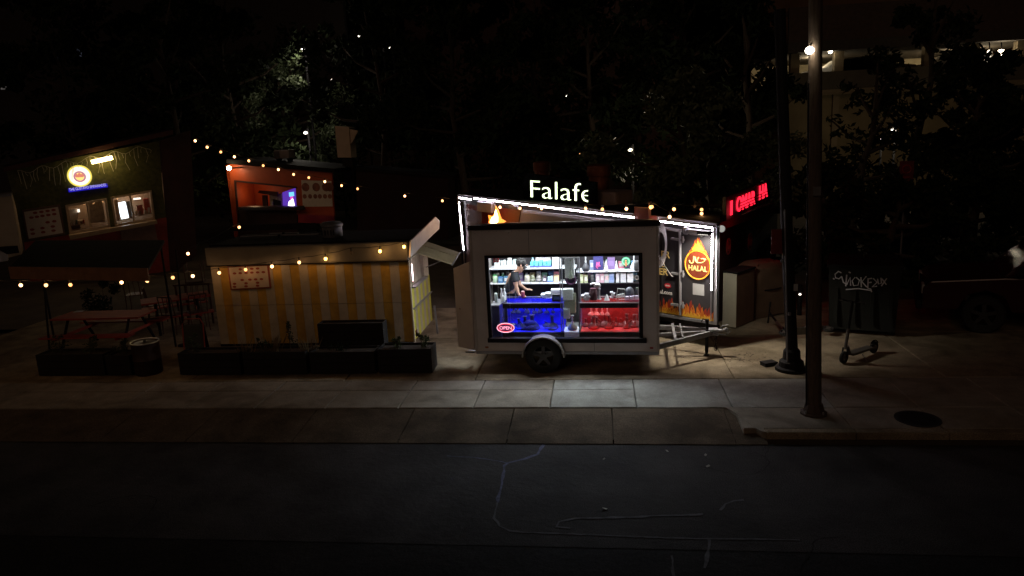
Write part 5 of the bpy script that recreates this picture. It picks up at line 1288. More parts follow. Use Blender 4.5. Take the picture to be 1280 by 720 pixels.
# pale wall of a container left of the kiosk
ct = fthing('storage_container', 'pale storage container at the left edge beside the green kiosk', 'container', K)
part('side', pq(K, ((-40,252),(14,245),(27,318),(-20,330)), -.5, .9), cream_wall, ct)
part('lid_rail', pq(K, ((-40,248),(14,241.5),(14,245),(-40,252)), -.53, .9), galv, ct)
wb_ = fthing('white_crate', 'white crate with dark lid standing at the far left edge', 'crate', K)
part('crate_body', pq(K, ((-8,312),(8,310),(10,326),(-4,328)), -1.1, -.8), mat('crate_white', (.5,.5,.52), .5), wb_, .01)
part('crate_lid', pq(K, ((-8,309),(22,307),(24,316),(9,318)), -1.15, -1.101), black_m, wb_, .01)

# ================================================================ DARK CANOPY OVER THE PICNIC AREA
zc = 2.3
cq = [G(45,303,zc), G(206,303,zc), G(186,339,zc), G(13,337,zc)]
cn = thing('canopy', 'dark flat canopy roof with a brown front edge over the picnic tables', 'canopy', (cq[3].x, cq[3].y, 0))
o0 = Vector((cq[3].x, cq[3].y, 0))
part('roof_sheet', MB().hexa([cq[3]-o0, cq[2]-o0, cq[1]-o0, cq[0]-o0], [p-o0+Vector((0,0,.05)) for p in (cq[3],cq[2],cq[1],cq[0])]), roof_dark, cn)
a, b = cq[3]-o0, cq[2]-o0
part('front_beam', MB().hexa([a+Vector((0,-.04,-.16)), b+Vector((0,-.04,-.16)), b+Vector((0,-.002,-.16)), a+Vector((0,-.002,-.16))], [a+Vector((0,-.04,.055)), b+Vector((0,-.04,.055)), b+Vector((0,-.002,.055)), a+Vector((0,-.002,.055))]), mat('beam_brown', (.34,.16,.07), .7, var=.25, scale=5), cn, .004)
for t in (.02, .98):
    p = a.lerp(b, t); q = (cq[0]-o0).lerp(cq[1]-o0, t)
    part('canopy_post', MB().tube([(q.x,q.y-.06,0),(q.x,q.y-.06,zc-.001)], .022, 8), black_m, cn)
for t in ():
    p = a.lerp(b, t); part('canopy_post', MB().tube([(p.x,p.y+.04,0),(p.x,p.y+.04,zc-.001)], .018, 8), black_m, cn)
for (bx0, tx0_, lb) in (((63,448),(54.5,352),'thin leaning pole under the string lights at the left of the picnic area'),((231,432),(220,312),'thin leaning pole beside the stacked chairs')):
    g0 = G(*bx0); tq = PY(*tx0_, g0.y)
    o = thing('string_light_pole', lb, 'pole', g0)
    part('shaft', MB().tube([(0,0,0), tq-g0], .022, 8, .016), black_m, o); part('foot', MB().lathe([(.14,0),(.14,.03),(.03,.05)], n=14), black_m, o)

# ================================================================ PICNIC TABLES, CHAIRS, BARREL
def picnic(x, y, L_n, rot, label, m_=red_wood):
    o = thing('picnic_table', label, 'table', (x,y,0), rot, 'red picnic tables under the canopy')
    for i in range(5): part('table_plank', MB().box(-L_n/2,-.36+.145*i,.72,L_n/2,-.36+.145*i+.137,.755), m_, o)
    for s_ in (-1,1):
        for k in range(2): part('seat_plank', MB().box(-L_n/2,s_*.66-.13+.135*k,.42,L_n/2,s_*.66-.13+.135*k+.127,.45), m_, o)
        xx = s_*(L_n/2-.3)
        part('leg', MB().tube([(xx,-.62,0),(xx,-.2,.72)], .03, 6), black_m, o); part('leg', MB().tube([(xx,.62,0),(xx,.2,.72)], .03, 6), black_m, o)
        part('cross_beam', MB().box(xx-.03,-.75,.36,xx+.03,.75,.419), m_, o)
    return o
tt = G(130, 393, .75)
picnic(tt.x, tt.y, 2.0, radians(2), 'long red picnic table under the bulbs at the front left')
t2 = G(196, 379, .75)
picnic(t2.x+.1, t2.y+.6, 1.5, radians(35), 'red picnic table turned sideways behind the front one')
np_ = G(98, 389, .77)
nk_ = thing('napkin', 'small white napkin lying on the long red picnic table', 'napkin', (np_.x, np_.y, .757), .2)
part('sheet', MB().plate([(-.10,-.05,0),(.10,-.06,.004),(.11,.05,.01),(-.09,.06,.002)], (0,0,1), .003), pmat((.6,.6,.65)), nk_)
part('fold', MB().box(-.06,-.03,.012,.05,.03,.016), pmat((.6,.6,.65)), nk_)
def chair(P, rot, label, tilt=(0,0), m_=None, group='dark metal chairs by the striped trailer'):
    m_ = m_ or mat('chair_metal', (.09,.04,.025), .5, .3, var=.2)
    o = thing('metal_chair', label, 'chair', P, rot, group); o.rotation_euler = (tilt[0], tilt[1], rot)
    part('seat', MB().box(-.21,-.21,.44,.21,.21,.465), m_, o, .01)
    for x_, y_ in ((-.19,-.19),(.19,-.19)): part('leg', MB().tube([(x_,y_,0),(x_*.95,y_*.95,.44)], .013, 6), m_, o)
    for x_ in (-.19,.19): part('leg', MB().tube([(x_,.24,0),(x_,.2,.45),(x_,.27,.9)], .013, 6), m_, o)
    part('top_rail', MB().tube([(-.19,.27,.9),(.19,.27,.9)], .015, 6), m_, o)
    for x_ in (-.06,.06): part('back_slat', MB().tube([(x_,.21,.47),(x_,.265,.9)], .010, 5), m_, o)
    part('side_stretcher', MB().tube([(-.19,-.19,.2),(-.19,.22,.2)], .009, 5), m_, o)
    return o
def gp(px, py, z=0): v = G(px, py, z); return (v.x, v.y, z)
chair(gp(222,415), radians(170), 'metal chair at the right end of the long picnic table, nearest the leaning pole')
chair(gp(250,412), radians(-140), 'metal chair standing against the left end of the striped trailer')
chair(gp(240,398), radians(30), 'metal chair behind the one against the striped trailer')
chair(gp(200,402), radians(120), 'metal chair facing the sideways picnic table')
chair(gp(172,388), radians(200), 'metal chair farthest back between the two picnic tables')
# high table with upturned stools
ht = thing('high_table', 'dark high bar table carrying an upturned chair beside the striped trailer', 'table', gp(252,402), radians(8))
mt = mat('chair_metal', (.09,.04,.025))
part('top', MB().box(-.45,-.3,.98,.45,.3,1.02), mt, ht, .006)
for x_ in (-.4,.4):
    for y_ in (-.26,.26): part('leg', MB().box(x_-.02,y_-.02,0,x_+.02,y_+.02,.979), mt, ht)
uc = chair((gp(252,402)[0], gp(252,402)[1], 1.02+.47), radians(20), 'chair lying upside down on the high bar table')
uc.rotation_euler = (pi, 0, radians(20))
shrub(*gp(134,400)[:2], 0, 1.05, .5, 'dark bushy potted plant behind the long picnic table', leaf_d, 900, 'potted_plant', 'plant', 9, .05)
bp_ = G(183, 468)
br = thing('barrel', 'dark rusty barrel with a shiny steel rim among the planters', 'barrel', (bp_.x, bp_.y+.1, 0))
part('drum', MB().lathe([(.24,0),(.25,.03),(.25,.28),(.262,.30),(.25,.32),(.25,.58),(.25,.62)], n=24), mat('rusty_drum', (.04,.016,.01), .6, .3, var=.4), br, smooth=True)
part('rim', MB().torus((0,0,.63), .25, .013, 'z', 32, 6), steel, br)
part('lid', MB().lathe([(.235,.60),(.235,.615),(.03,.64),(.03,.66),(.005,.665)], n=24), mat('dark_lid', (.05,.05,.05), .3, .5), br)

# ================================================================ ORANGE KIOSK BEHIND
RK0 = G(300, 262, 1.75)
RK = Frame(RK0.x, RK0.y, -8)
rk = fthing('orange_kiosk', 'orange red food kiosk with a long serving hatch and a menu sheet', 'kiosk', RK)
tT = lambda x: L1(x, 286, 205, 415, 216.5); oT = lambda x: L1(x, 292, 225.5, 372, 234); 
part('front_panel', pq(RK, ((286,tT(286)),(415,tT(415)),(415.5,oT(415)),(288,oT(288))), 0, .08), red_paint, rk)
part('front_panel', pq(RK, ((288,oT(288)),(293,oT(293)),(297,296),(293,296)), 0, .08), red_paint, rk)
part('front_panel', pq(RK, ((369.5,oT(369)),(415.5,oT(415)),(418,270),(371,268)), 0, .08), red_paint, rk)
part('front_panel', pq(RK, ((296,261),(371,261),(372,296),(298,296)), 0, .08), mat('kiosk_base_dark', (.05,.02,.015), .7), rk)
part('roof', pq(RK, ((283,199),(418,211),(418,216),(283,204)), -.25, 2.3), roof_dark, rk)
part('back_wall', pq(RK, ((286,205),(415,216),(418,280),(296,275)), 1.7, 1.78), red_paint, rk)
part('end_wall', MB().box(RK.hit(286,250,0)[0],.09,0,RK.hit(286,250,0)[0]+.08,1.69,RK.hit(290,206,0)[1]), red_paint, rk)
part('hatch_frame', pq(RK, ((292.5,oT(292.5)-.4),(370,oT(370)-.4),(370,oT(370)+1.6),(292.5,oT(292.5)+1.6)), -.05, -.002), mat('hatch_dark', (.06,.02,.015), .6), rk)
part('hatch_frame', pq(RK, ((292.5,oT(292.5)+1.7),(294.5,oT(294)+1.7),(298,268),(296,268)), -.05, -.002), MATS['hatch_dark'], rk)
part('counter', pq(RK, ((296,259),(372,258.5),(374,263),(298,263)), -.5, -.01), mat('counter_black', (.03,.02,.02), .4), rk, .01)
part('awning', pq(RK, ((300,281),(392,279),(402,286),(286,289)), -1.2, -1.1), roof_dark, rk)
part('inner_fin', pq(RK, ((324,238),(347,240),(347,246),(322,241)), .5, .56), mat('fin_dark', (.12,.05,.035), .6), rk)
part('inner_column', pq(RK, ((327.5,244),(333,244.5),(334,262),(328.5,262)), .6, .7), mat('column_dark', (.07,.025,.02), .6), rk)
ck = fthing('drinks_fridge', 'purple and white lit drinks fridge at the right end of the orange kiosk hatch', 'fridge', RK, 0, .45, 0)
part('fridge_body', pq(RK, ((353,240.5),(367.6,235.5),(369.5,262),(354,262)), .45, .9, (0,.45,0)), emat('fridge_purple', (.18,.06,.75), .55), ck)
part('lit_shelf', pq(RK, ((361,252),(366,247.5),(369,262),(359,262)), .43, .449, (0,.45,0)), emat('fridge_white', (.9,.75,1), 3.5), ck)
part('lit_logo', pq(RK, ((361,240.5),(367,239.8),(367.5,245),(361.5,245.8)), .43, .449, (0,.45,0)), emat('fridge_cyan', (.15,.5,1), 1.6), ck)
part('pink_bar', pq(RK, ((362.5,245.8),(366,245.2),(366.5,251),(363,251.5)), .43, .449, (0,.45,0)), emat('fridge_pink', (.9,.1,.6), 1.0), ck)
sh = fthing('kitchen_shelf', 'cluttered pale kitchen shelf left of the purple fridge', 'shelf', RK, 0, .5, 0)
part('upright', pq(RK, ((337,244),(352,242),(352.6,262),(338,262)), .62, .7, (0,.5,0)), mat('tile_cream', (.4,.36,.26), .6, var=.6, scale=12), sh)
part('dark_pan', pq(RK, ((341,249),(350,251),(351,257),(342,256)), .56, .61, (0,.5,0)), black_m, sh)
part('pale_pot', pq(RK, ((338,252),(340.5,252),(341,261),(338.5,261)), .5, .56, (0,.5,0)), pmat((.5,.5,.42)), sh)
mk2 = part('menu_sheet', pq(RK, ((376.5,225.3),(414,226.5),(415.5,258),(378.5,258.5)), -.03, -.004), mat('menu_beige', (.75,.66,.55), .6, var=.08), rk)
dots(RK, mk2, -.032, 377, 225, 415, 258, [(.27,(.13,.48,.8)),(.27,(.92,))], .17, mat('menu_pic', (.3,.1,.06), .6, var=.5, scale=6), 0, 1.0)
dots(RK, mk2, -.032, 377, 225, 415, 258, [(.62,(.1,.28,.45,.6,.77,.93))], .09, MATS['menu_pic'], 0, 1.0)
xk1, zk1 = RK.hit(318, 240, .9); lamp('hatch_light', (xk1,.8,zk1), 4.5, (1,.6,.3), .2, rk)
# wall lamp with bare bulb
wp = RK.hit(286.3, 210.3, -.45)
wl = fthing('wall_lamp', 'very bright bare wall lamp at the left corner of the orange kiosk', 'lamp', RK, wp[0], -.45, wp[1])
part('bulb', MB().ball((0,0,0), .085, 12, 8), emat('lamp_hot', (1,.82,.5), 40), wl, smooth=True)
part('bracket', MB().tube([(.12,0,.0),(.2,.2,0),(.24,.44,0)], .03, 8), black_m, wl)
lamp('lamp_light', (-.05,-.14,-.05), 5, (1,.62,.3), .09, wl)
# gear on the roof
x_, z_ = RK.hit(355, 193, 1.2)
a2 = fthing('air_conditioner', 'pale air conditioner with a rounded corner on the orange kiosk roof', 'air conditioner', RK, x_, 1.2, z_)
part('housing', MB().box(-.36,-.2,-.16,.34,.3,.18), mat('ac_pale', (.3,.25,.23), .5, var=.1), a2, .05)
part('grille', MB().box(-.33,-.215,-.12,-.08,-.201,.14), mat('grille_grey', (.09,.08,.08), .5), a2)
part('stand', MB().box(-.3,-.1,-.55,-.24,.2,-.161).box(.2,-.1,-.55,.26,.2,-.161), black_m, a2)
x_, z_ = RK.hit(430, 180, 1.0)
dk = fthing('exhaust_duct', 'tall tan square exhaust duct with an angled open flap', 'duct', RK, x_, 1.0, 0)
part('duct_box', pq(RK, ((418.5,157.5),(436,159),(439,197),(422,197)), 1.0, 1.5, (x_,1.0,0)), mat('duct_tan', (.62,.47,.33), .6, var=.12, scale=2, wear=.2), dk, .01)
part('flap', pq(RK, ((436.5,161),(447.5,163.5),(440,178),(437.5,181)), 1.05, 1.1, (x_,1.0,0)), MATS['duct_tan'], dk)
part('riser', MB().box(-.2,.1,2.4,.25,.4,zz_ if False else RK.hit(430,198,1.0)[1]), plank, dk)
# faint red shed right of the orange kiosk
rsd = fthing('dark_red_shed', 'barely lit dark red shed between the orange kiosk and the black truck', 'shed', RK)
part('wall', pq(RK, ((445,212),(560,222),(560,300),(447,300)), .6, 2.0), mat('shed_red', (.02,.004,.003), .8, var=.4, scale=2), rsd)
part('roof_edge', pq(RK, ((443,209),(562,219),(562,222.5),(443,212.5)), .5, 2.1), black_m, rsd)

# ================================================================ STRING LIGHTS
BULBS = (bulb_m, emat('bulb_glow_soft', (1.0, .42, .14), 3.0), emat('bulb_glow_bright', (1.0, .52, .22), 6.5))
def string_lights(label, pts, droop_first=None, r=.034, powr=.5, base=None, hot=(), off=(), cat='string lights', warm=(1,.5,.18)):
    P0 = pts[0][3] if len(pts[0]) > 3 else None
    W_ = [PY(px, py, y) for px, py, y in pts]
    o = thing('string_lights', label, cat, W_[0]); L0 = W_[0]
    path = []
    for i, p in enumerate(W_):
        path.append(p - L0 + Vector((0,0,.095)))
        if i < len(W_)-1:
            q = W_[i+1]; mid = (p+q)/2 - L0 + Vector((0,0,.095-.03*min(1,(q-p).length))); path.append(mid)
    part('cord', MB().tube(path, .006, 5), cord_m, o)
    for i, p in enumerate(W_):
        q = p-L0
        d = (p-EYE).length/14
        sk_ = part('socket', MB().lathe([(.014,.03),(.016,.085),(.006,.1)], q, 8), cord_m, o)
        if i in off: part('bulb', MB().ball((q.x,q.y,q.z), r*.9, 8, 6, (1,1,1.15)), bulb_off, o); continue
        part('bulb', MB().ball((q.x,q.y,q.z), r*max(.9,d*.62), 10, 7, (1,1,1.1)), bulb_hot if i in hot else BULBS[(i*7+len(pts)) % 3], o, smooth=True)
        lamp('bulb_light', (q.x,q.y-.07,q.z-.02), powr*0.45*(3.0 if i in hot else 1), warm, .04, o)
    return o
upA = [(244,176),(259,184),(276,190),(293,196),(311,201),(329,207),(348,212),(367,218),(386,222),(406,227),(427,232),(447,236),(506,245),(553,251),(598.5,257),(625,259),(650,260.5)]
kx = RK.w(0,-.8,0)
def ya(px):
    if px < 460: return 21.0 + (px-244)/216*0.0
    return 21.0 + (px-460)/(650-460)*(16.6-21.0)
string_lights('upper string of small warm bulbs running from the green kiosk past the orange kiosk', [(a, b, ya(a)) for a, b in upA], powr=1.1)
string_lights('short string of warm bulbs above the roof of the black truck', [(677,260.5,15.9),(732,260.5,15.3),(753,261.5,15.0),(783,261,14.6),(813.5,259,14.15)], powr=.3, hot=(4,))
string_lights('pair of warm bulbs strung above the rear doors of the black truck', [(815,258.5,14.1),(837,271,14.0),(842.5,261.5,14.2),(877,262,14.5)], powr=.4)
string_lights('single warm bulb hanging at the corner above the halal emblem', [(868,258,14.75),(877,267,14.7)], powr=3.0, off=(0,))
lowB = [(-8,356,12.0),(26,356.5,12.0),(57.5,356.5,12.0),(88,356,12.0),(152,353,12.2),(184,351,12.3),(216,347,12.4),(241,345,12.6),(274,341,12.9),(307,337,12.93),(340,333,12.93),(374,328,12.93),(407,323.5,12.93),(439,316,12.93),(475,314,12.93),(505,308.5,12.93)]
string_lights('lower string of warm bulbs from the canopy edge along the striped trailer', lowB, powr=.95, hot=(12,14,15), off=(13,))
string_lights('loose warm bulbs hanging between the canopy and the striped trailer roof', [(235,317,14.2),(299,284,15.6)], powr=.35)

# ================================================================ UTILITY POLE, LAMP POST, SCOOTERS
pb = G(1017, 517)
up_ = thing('utility_pole', 'tall weathered wooden utility pole on the pavement at the kerb', 'pole', pb)
tp1 = PY(1019.5, 0, pb.y)-pb; tp2 = tp1*1.18
part('shaft', MB().tube([(0,0,.10), tp1*.3, tp1*.7, tp2], [.105,.098,.088,.084], 14), pole_wood, up_, smooth=True)
part('base_flange', MB().lathe([(.19,0),(.19,.03),(.15,.05),(.13,.14),(.12,.16)], n=10), mat('base_rust', (.09,.06,.045), .8), up_)
for k in range(4):
    a = k*pi/2+.6; part('anchor_bolt', MB().tube([(.165*cos(a),.165*sin(a),.03),(.165*cos(a),.165*sin(a),.075)], .014, 6), steel, up_)
lh = PY(1012, 63, pb.y-.1)-pb
hd_ = part('lamp_head', MB().ball((lh.x,lh.y,lh.z), .052, 12, 8, (1.1,1,.9)), emat('pole_lamp_glow', (1,.9,.7), 22), up_, smooth=True)
ax_ = tp1*(lh.z/tp1.z)
part('lamp_bracket', MB().tube([(lh.x,lh.y,lh.z+.045),(lh.x+.02,lh.y+.03,lh.z+.08),(ax_.x,ax_.y,ax_.z+.06)], .014, 6), steel, hd_)
lamp('lamp_light', (lh.x-.02,lh.y-.06,lh.z-.12), .5, (1,.82,.55), .06, up_)
x5 = tp1*(3.3/tp1.z)
part('steel_tag', MB().box(x5.x-.05,x5.y-.118,3.2,x5.x+.05,x5.y-.108,3.32), galv, up_)
part('conduit', MB().tube([Vector((-.115,-.03,.1)), Vector((-.115,-.03,.1))+tp1*.25, Vector((-.10,-.03,.1))+tp1*.8], .012, 6), black_m, up_)
lp = G(989, 462)
lt = thing('lamp_post', 'black fluted lamp post with a heavy base beside the utility pole', 'lamp post', lp)
lt_top = PY(979, 150, lp.y)-lp
part('base', MB().lathe([(.27,0),(.27,.05),(.21,.07),(.20,.16),(.15,.20),(.14,.34),(.11,.38)], n=16), black_m, lt)
part('shaft', MB().tube([(0,0,.36), lt_top*.5, lt_top*1.4], [.10,.098,.09], 12), black_m, lt)
part('sticker', MB().box(-.035,-.108,1.42,.03,-.100,1.54).add([], []), pmat((.5,.5,.5)), lt)
part('collar', MB().lathe([(.12,0),(.12,.05)], (lt_top*(1.9/lt_top.z)), 14), black_m, lt)
gw = thing('conduit_pole', 'thin pale conduit rising beside the black lamp post', 'pole', (lp.x-.09, lp.y-.12, 0))
part('conduit', MB().tube([(0,0,0), PY(981,262,lp.y-.12)-Vector((lp.x-.09,lp.y-.12,0))], .013, 6), galv, gw)
part('clamp', MB().box(-.02,-.02,1.0,.02,.03,1.05), steel, gw)
gr = thing('ground_box', 'low dark cable box lying at the foot of the black lamp post', 'box', (lp.x-.32, lp.y+.25, 0), .4)
part('lid', MB().box(-.13,-.09,.05,.13,.09,.07), black_m, gr, .01); part('body', MB().box(-.12,-.08,0,.12,.08,.049), rubber, gr)
def scooter(P, rot, label, body_c, lying=False):
    o = thing('electric_scooter', label, 'scooter', P, rot, 'electric scooters behind the poles')
    m_ = mat('scooter_pale', (.13,.12,.11), .4, .2, var=.1)
    def tyre(x): 
        t_ = part('wheel', MB().torus((x,0,.115), .085, .03, 'y', 22, 8), rubber, o, smooth=True)
        part('hub', MB().tube([(x,-.03,.115),(x,.03,.115)], .05, 12), m_, t_)
    tyre(-.46); tyre(.46)
    part('deck', MB().box(-.30,-.08,.12,.34,.08,.16), m_, o, .012)
    part('rear_mudguard', MB().torus((.46,0,.115), .13, .012, 'y', 14, 6, (.5,2.4)), black_m, o)
    part('fork', MB().tube([(-.46,-.045,.115),(-.42,-.045,.28)], .016, 6).tube([(-.46,.045,.115),(-.42,.045,.28)], .016, 6), black_m, o)
    part('neck', MB().tube([(-.30,0,.15),(-.38,0,.30)], .035, 8), m_, o)
    part('stem', MB().tube([(-.43,0,.26),(-.37,0,.62)], .028, 8), m_, o)
    part('upper_stem', MB().tube([(-.37,0,.62),(-.29,0,1.08)], .022, 8), black_m, o)
    hb_ = part('handlebar', MB().tube([(-.29,-.22,1.09),(-.29,.22,1.09)], .014, 6), black_m, o)
    part('grip', MB().tube([(-.29,-.24,1.09),(-.29,-.13,1.09)], .02, 8).tube([(-.29,.24,1.09),(-.29,.13,1.09)], .02, 8), rubber, hb_)
    part('kickstand', MB().tube([(-.05,-.08,.12),(-.08,-.2,.01)], .009, 5), steel, o)
    return o
s1 = G(1050, 456); s2 = G(1096, 440); mdx = (s1+s2)/2
scooter((mdx.x, mdx.y, 0), atan2(s2.y-s1.y, s2.x-s1.x), 'upright electric scooter parked on the concrete right of the utility pole', None)
P = G(1012, 424)
s_ = scooter((P.x, P.y, .12), 0, 'electric scooter lying on its side behind the two poles', None); s_.rotation_euler = (radians(-80), 0, radians(15))

# ================================================================ GRAFFITI DUMPSTER, PICKUP, RED PARKING SIGN
g0 = G(1032, 418); g1 = G(1122, 424)
DF = Frame(g0.x, g0.y, math.degrees(atan2(g1.y-g0.y, g1.x-g0.x)))
dl = (g1-g0).length; dh = DF.hit(1040, 334, 0)[1]
dm = fthing('dumpster', 'dark green dumpster with white graffiti scrawl near the top', 'dumpster', DF)
part('body', MB().hexa([(.05,.1,.1),(dl-.05,.1,.1),(dl-.05,1.2,.1),(.05,1.2,.1)], [(0,0,dh),(dl,0,dh),(dl,1.3,dh),(0,1.3,dh)]), mat('dumpster_green', (.008,.009,.007), .9, var=.4, scale=2, bump=.2), dm, .01)
part('lid', MB().box(-.03,-.03,dh+.001,dl/2-.01,1.33,dh+.06), black_m, dm, .01); part('lid', MB().box(dl/2+.01,-.03,dh+.001,dl+.03,1.33,dh+.06), black_m, dm, .01)
for x_ in (.1, dl-.1):
    part('caster', MB().tube([(x_,.2,.06),(x_,.26,.06)], .06, 10), rubber, dm)
for k in range(4): part('rib', MB().box(dl*(k+.5)/4-.03,.0,.25,dl*(k+.5)/4+.03,.03,dh-.4), MATS['dumpster_green'], dm)
gf = MB()
def gst(pts, w_=.012):
    P_ = [DF.hit(960+x/3.272, 200+y/3.272, -.03) for x, y in pts]
    gf.tube([(a, -.025, b) for a, b in P_], w_, 5)
for st_ in ([(300,462),(288,456),(274,468),(276,482),(290,486),(302,476)], [(302,478),(308,500),(322,510)], [(322,470),(318,516)], [(330,458),(338,462)], [(322,510),(336,480),(338,514)],
            [(356,480),(344,494),(350,514),(368,512),(374,492),(360,480)], [(380,480),(382,520)], [(402,476),(384,498),(404,520)], [(410,484),(408,524),(420,528),(424,540)], [(410,486),(426,484)], [(410,502),(424,500)],
            [(430,484),(446,500),(426,520),(446,516)], [(448,486),(452,508),(464,504),(462,482)], [(466,486),(484,510)], [(486,484),(464,516)], [(318,530),(370,526),(424,534)], [(266,484),(272,488)]):
    gst(st_)
part('graffiti', gf, mat('graffiti_white', (.62,.62,.66), .5, var=.15), dm)
# red pickup
v0 = G(1150, 412); v1 = G(1290, 424)
PK = Frame(v0.x, v0.y, math.degrees(atan2(v1.y-v0.y, v1.x-v0.x))+4)
pk = fthing('pickup_truck', 'dark red pickup truck parked in the dark at the right edge', 'pickup', PK)
rp_ = mat('pickup_red', (.045,.010,.010), .25, .0, var=.15, scale=2)
def prof_extrude(prof, y0, y1): 
    return MB().plate([(x, y0, z) for x, z in prof], (0,1,0), y1-y0)
part('body', prof_extrude([(0,.45),(.0,.85),(.12,1.0),(1.35,1.12),(3.6,1.12),(3.6,1.12),(5.4,1.10),(5.4,.5),(4.75,.48),(4.6,.75),(4.3,.86),(4.0,.75),(3.85,.45),(1.5,.45),(1.35,.75),(1.05,.86),(.75,.75),(.6,.45)], 0, 1.85), rp_, pk, .03)
part('cab', prof_extrude([(1.3,1.121),(1.95,1.72),(2.2,1.80),(3.3,1.80),(3.6,1.72),(3.75,1.121)], .08, 1.77), rp_, pk, .04)
part('side_window', MB().plate([(1.62,.072,1.2),(2.05,.072,1.66),(2.55,.072,1.70),(2.55,.072,1.2)], (0,-1,0), .01), mat('auto_glass', (.01,.01,.012), .5, spec=.15), pk)
part('side_window', MB().plate([(2.65,.072,1.2),(2.65,.072,1.70),(3.3,.072,1.70),(3.5,.072,1.2)], (0,-1,0), .01), MATS['auto_glass'], pk)
part('windscreen', MB().plate([(1.36,.18,1.155),(1.36,1.67,1.155),(1.95,1.62,1.70),(1.95,.23,1.70)], (-.7,0,.7), .01), MATS['auto_glass'], pk)
dd_ = part('door', MB().box(1.55,-.012,.55,2.58,.0,1.115), rp_, pk, .006); part('handle', MB().box(2.35,-.03,.98,2.5,-.013,1.01), alum, dd_)
dd_ = part('door', MB().box(2.62,-.012,.55,3.55,.0,1.115), mat('door_brown', (.07,.035,.025), .35, var=.2), pk, .006); part('handle', MB().box(3.3,-.03,.98,3.45,-.013,1.01), alum, dd_)
part('headlight', MB().box(-.02,.1,.72,.03,.42,.9), mat('lens', (.5,.5,.5), .15), pk, .01); part('headlight', MB().box(-.02,1.43,.72,.03,1.75,.9), MATS['lens'], pk, .01)
part('grille', MB().box(-.015,.46,.68,.01,1.39,.9), black_m, pk); part('bumper', MB().box(-.1,.05,.42,.0,1.8,.6), black_m, pk, .02)
part('mirror', MB().box(1.5,-.2,1.2,1.62,-.02,1.36), black_m, pk, .02)
for x_ in (1.05, 4.3):
    wheel(pk, x_, .12, .37, .37, .24, mat('rim_dark', (.03,.03,.03), .6)); wheel(pk, x_, 1.73, .37, .37, .24, mat('rim_dark', (.03,.03,.03), .6), 1)
sn = PY(1133, 214, 19.0)
ns_ = thing('parking_sign', 'faint red and white parking sign on a thin post among the trees', 'sign', (sn.x, 19.0, 0))
hs = sn.z
part('post', MB().tube([(0,.02,0),(0,.02,hs+.25)], .025, 6), galv, ns_)
part('plate', MB().box(-.17,-.01,hs-.25,.17,.0,hs+.25), mat('sign_plate', (.16,.03,.03), .4, var=.2), ns_, .004)
part('red_border', MB().torus((0,-.014,hs+.05), .1, .012, 'y', 20, 5), mat('sign_red', (.4,.03,.03), .4), ns_)
part('arrow', MB().box(-.1,-.016,hs-.16,.1,-.011,hs-.13), mat('sign_red', (.4,.03,.03)), ns_)
rsn = PY(972, 301, lp.y)-lp
part('notice_plate', MB().box(rsn.x-.11,-.03,rsn.z-.22,rsn.x+.10,-.02,rsn.z+.2), mat('sign_plate', (.16,.03,.03)), lt, .004)
part('plate_arm', MB().box(rsn.x,-.019,rsn.z-.02,.0,-.005,rsn.z+.02), black_m, lt)

# ================================================================ PARKING DECK BEHIND THE TREES
DY = 40.0
def dz(px, py): return PY(px, py, DY).z
def dx(px, py=90): return PY(px, py, DY).x
x0d, x1d = dx(985), dx(1330)
zp0, zp1 = dz(1140, 106), dz(1140, 83.5); zce = dz(1140, 57)
deck = thing('parking_deck', 'dim concrete parking deck with a lit open storey behind the trees', 'parking deck', (x0d, DY, 0))
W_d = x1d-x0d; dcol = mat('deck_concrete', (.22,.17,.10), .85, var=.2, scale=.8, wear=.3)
part('lower_wall', MB().box(0,.3,0,W_d,.6,zp0-.25), mat('deck_wall_olive', (.2,.155,.08), .85, var=.25, scale=.7, wear=.3), deck)
part('ledge', MB().box(0,.0,zp0-.24,W_d,.6,zp0-.02), dcol, deck)
part('parapet', MB().box(0,.1,zp0-.018,W_d,.35,zp1), mat('parapet_dark', (.09,.075,.05), .85, var=.3, scale=.8), deck)
part('floor', MB().box(0,.36,zp0-.018,W_d,9,zp0+.2), dcol, deck)
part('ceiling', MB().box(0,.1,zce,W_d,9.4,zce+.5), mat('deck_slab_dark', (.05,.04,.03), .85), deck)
part('back_wall', MB().box(0,9.001,zp0+.201,W_d,9.3,zce-.001), mat('deck_cream', (.42,.36,.24), .8, var=.12, scale=.6), deck)
part('upper_parapet', MB().box(0,.1,zce+.501,W_d,.35,zce+2.2), mat('upper_dark', (.06,.035,.025), .85), deck)
nx = 6
for k in range(nx): part('column', MB().box(W_d*k/nx+.3,.7,zp0+.201,W_d*k/nx+.75,1.1,zce-.001), dcol, deck)
part('pipe_run', MB().tube([(0,.0,dz(1140,112)),(W_d,.0,dz(1140,112))], .06, 6), dcol, deck)
part('wall_pilaster', MB().box(dx(1046,130)-x0d-.15,.12,0,dx(1046,130)-x0d+.15,.299,zp0-.26), dcol, deck)
for px, py, lb, en in ((1038,64,'small deck lamp just right of the utility pole',30),(1252,65.5,'bright bar shaped deck lamp at the far right',26),(1237,65,'weaker deck lamp beside the bright bar lamp',10)):
    p = PY(px, py, DY-.15 if px < 1020 else DY+.6)
    o = thing('deck_lamp', lb, 'lamp', p)
    R_ = .17 if px == 1012 else (.11 if px in (1038,1237) else .13)
    part('globe', MB().ball((0,0,0), R_, 10, 7, (2.0 if px == 1252 else 1,1,1)), emat('deck_lamp_glow', (1,.86,.62), 30) if en > 20 else emat('deck_lamp_dim', (1,.86,.62), 5), o)
    part('bracket', MB().tube([(0,0,.1),(0,.1,.5)], .03, 6), black_m, o)
    lamp('deck_light', (0, 3.2,-.1), en*6, (1,.8,.5), .2, o)
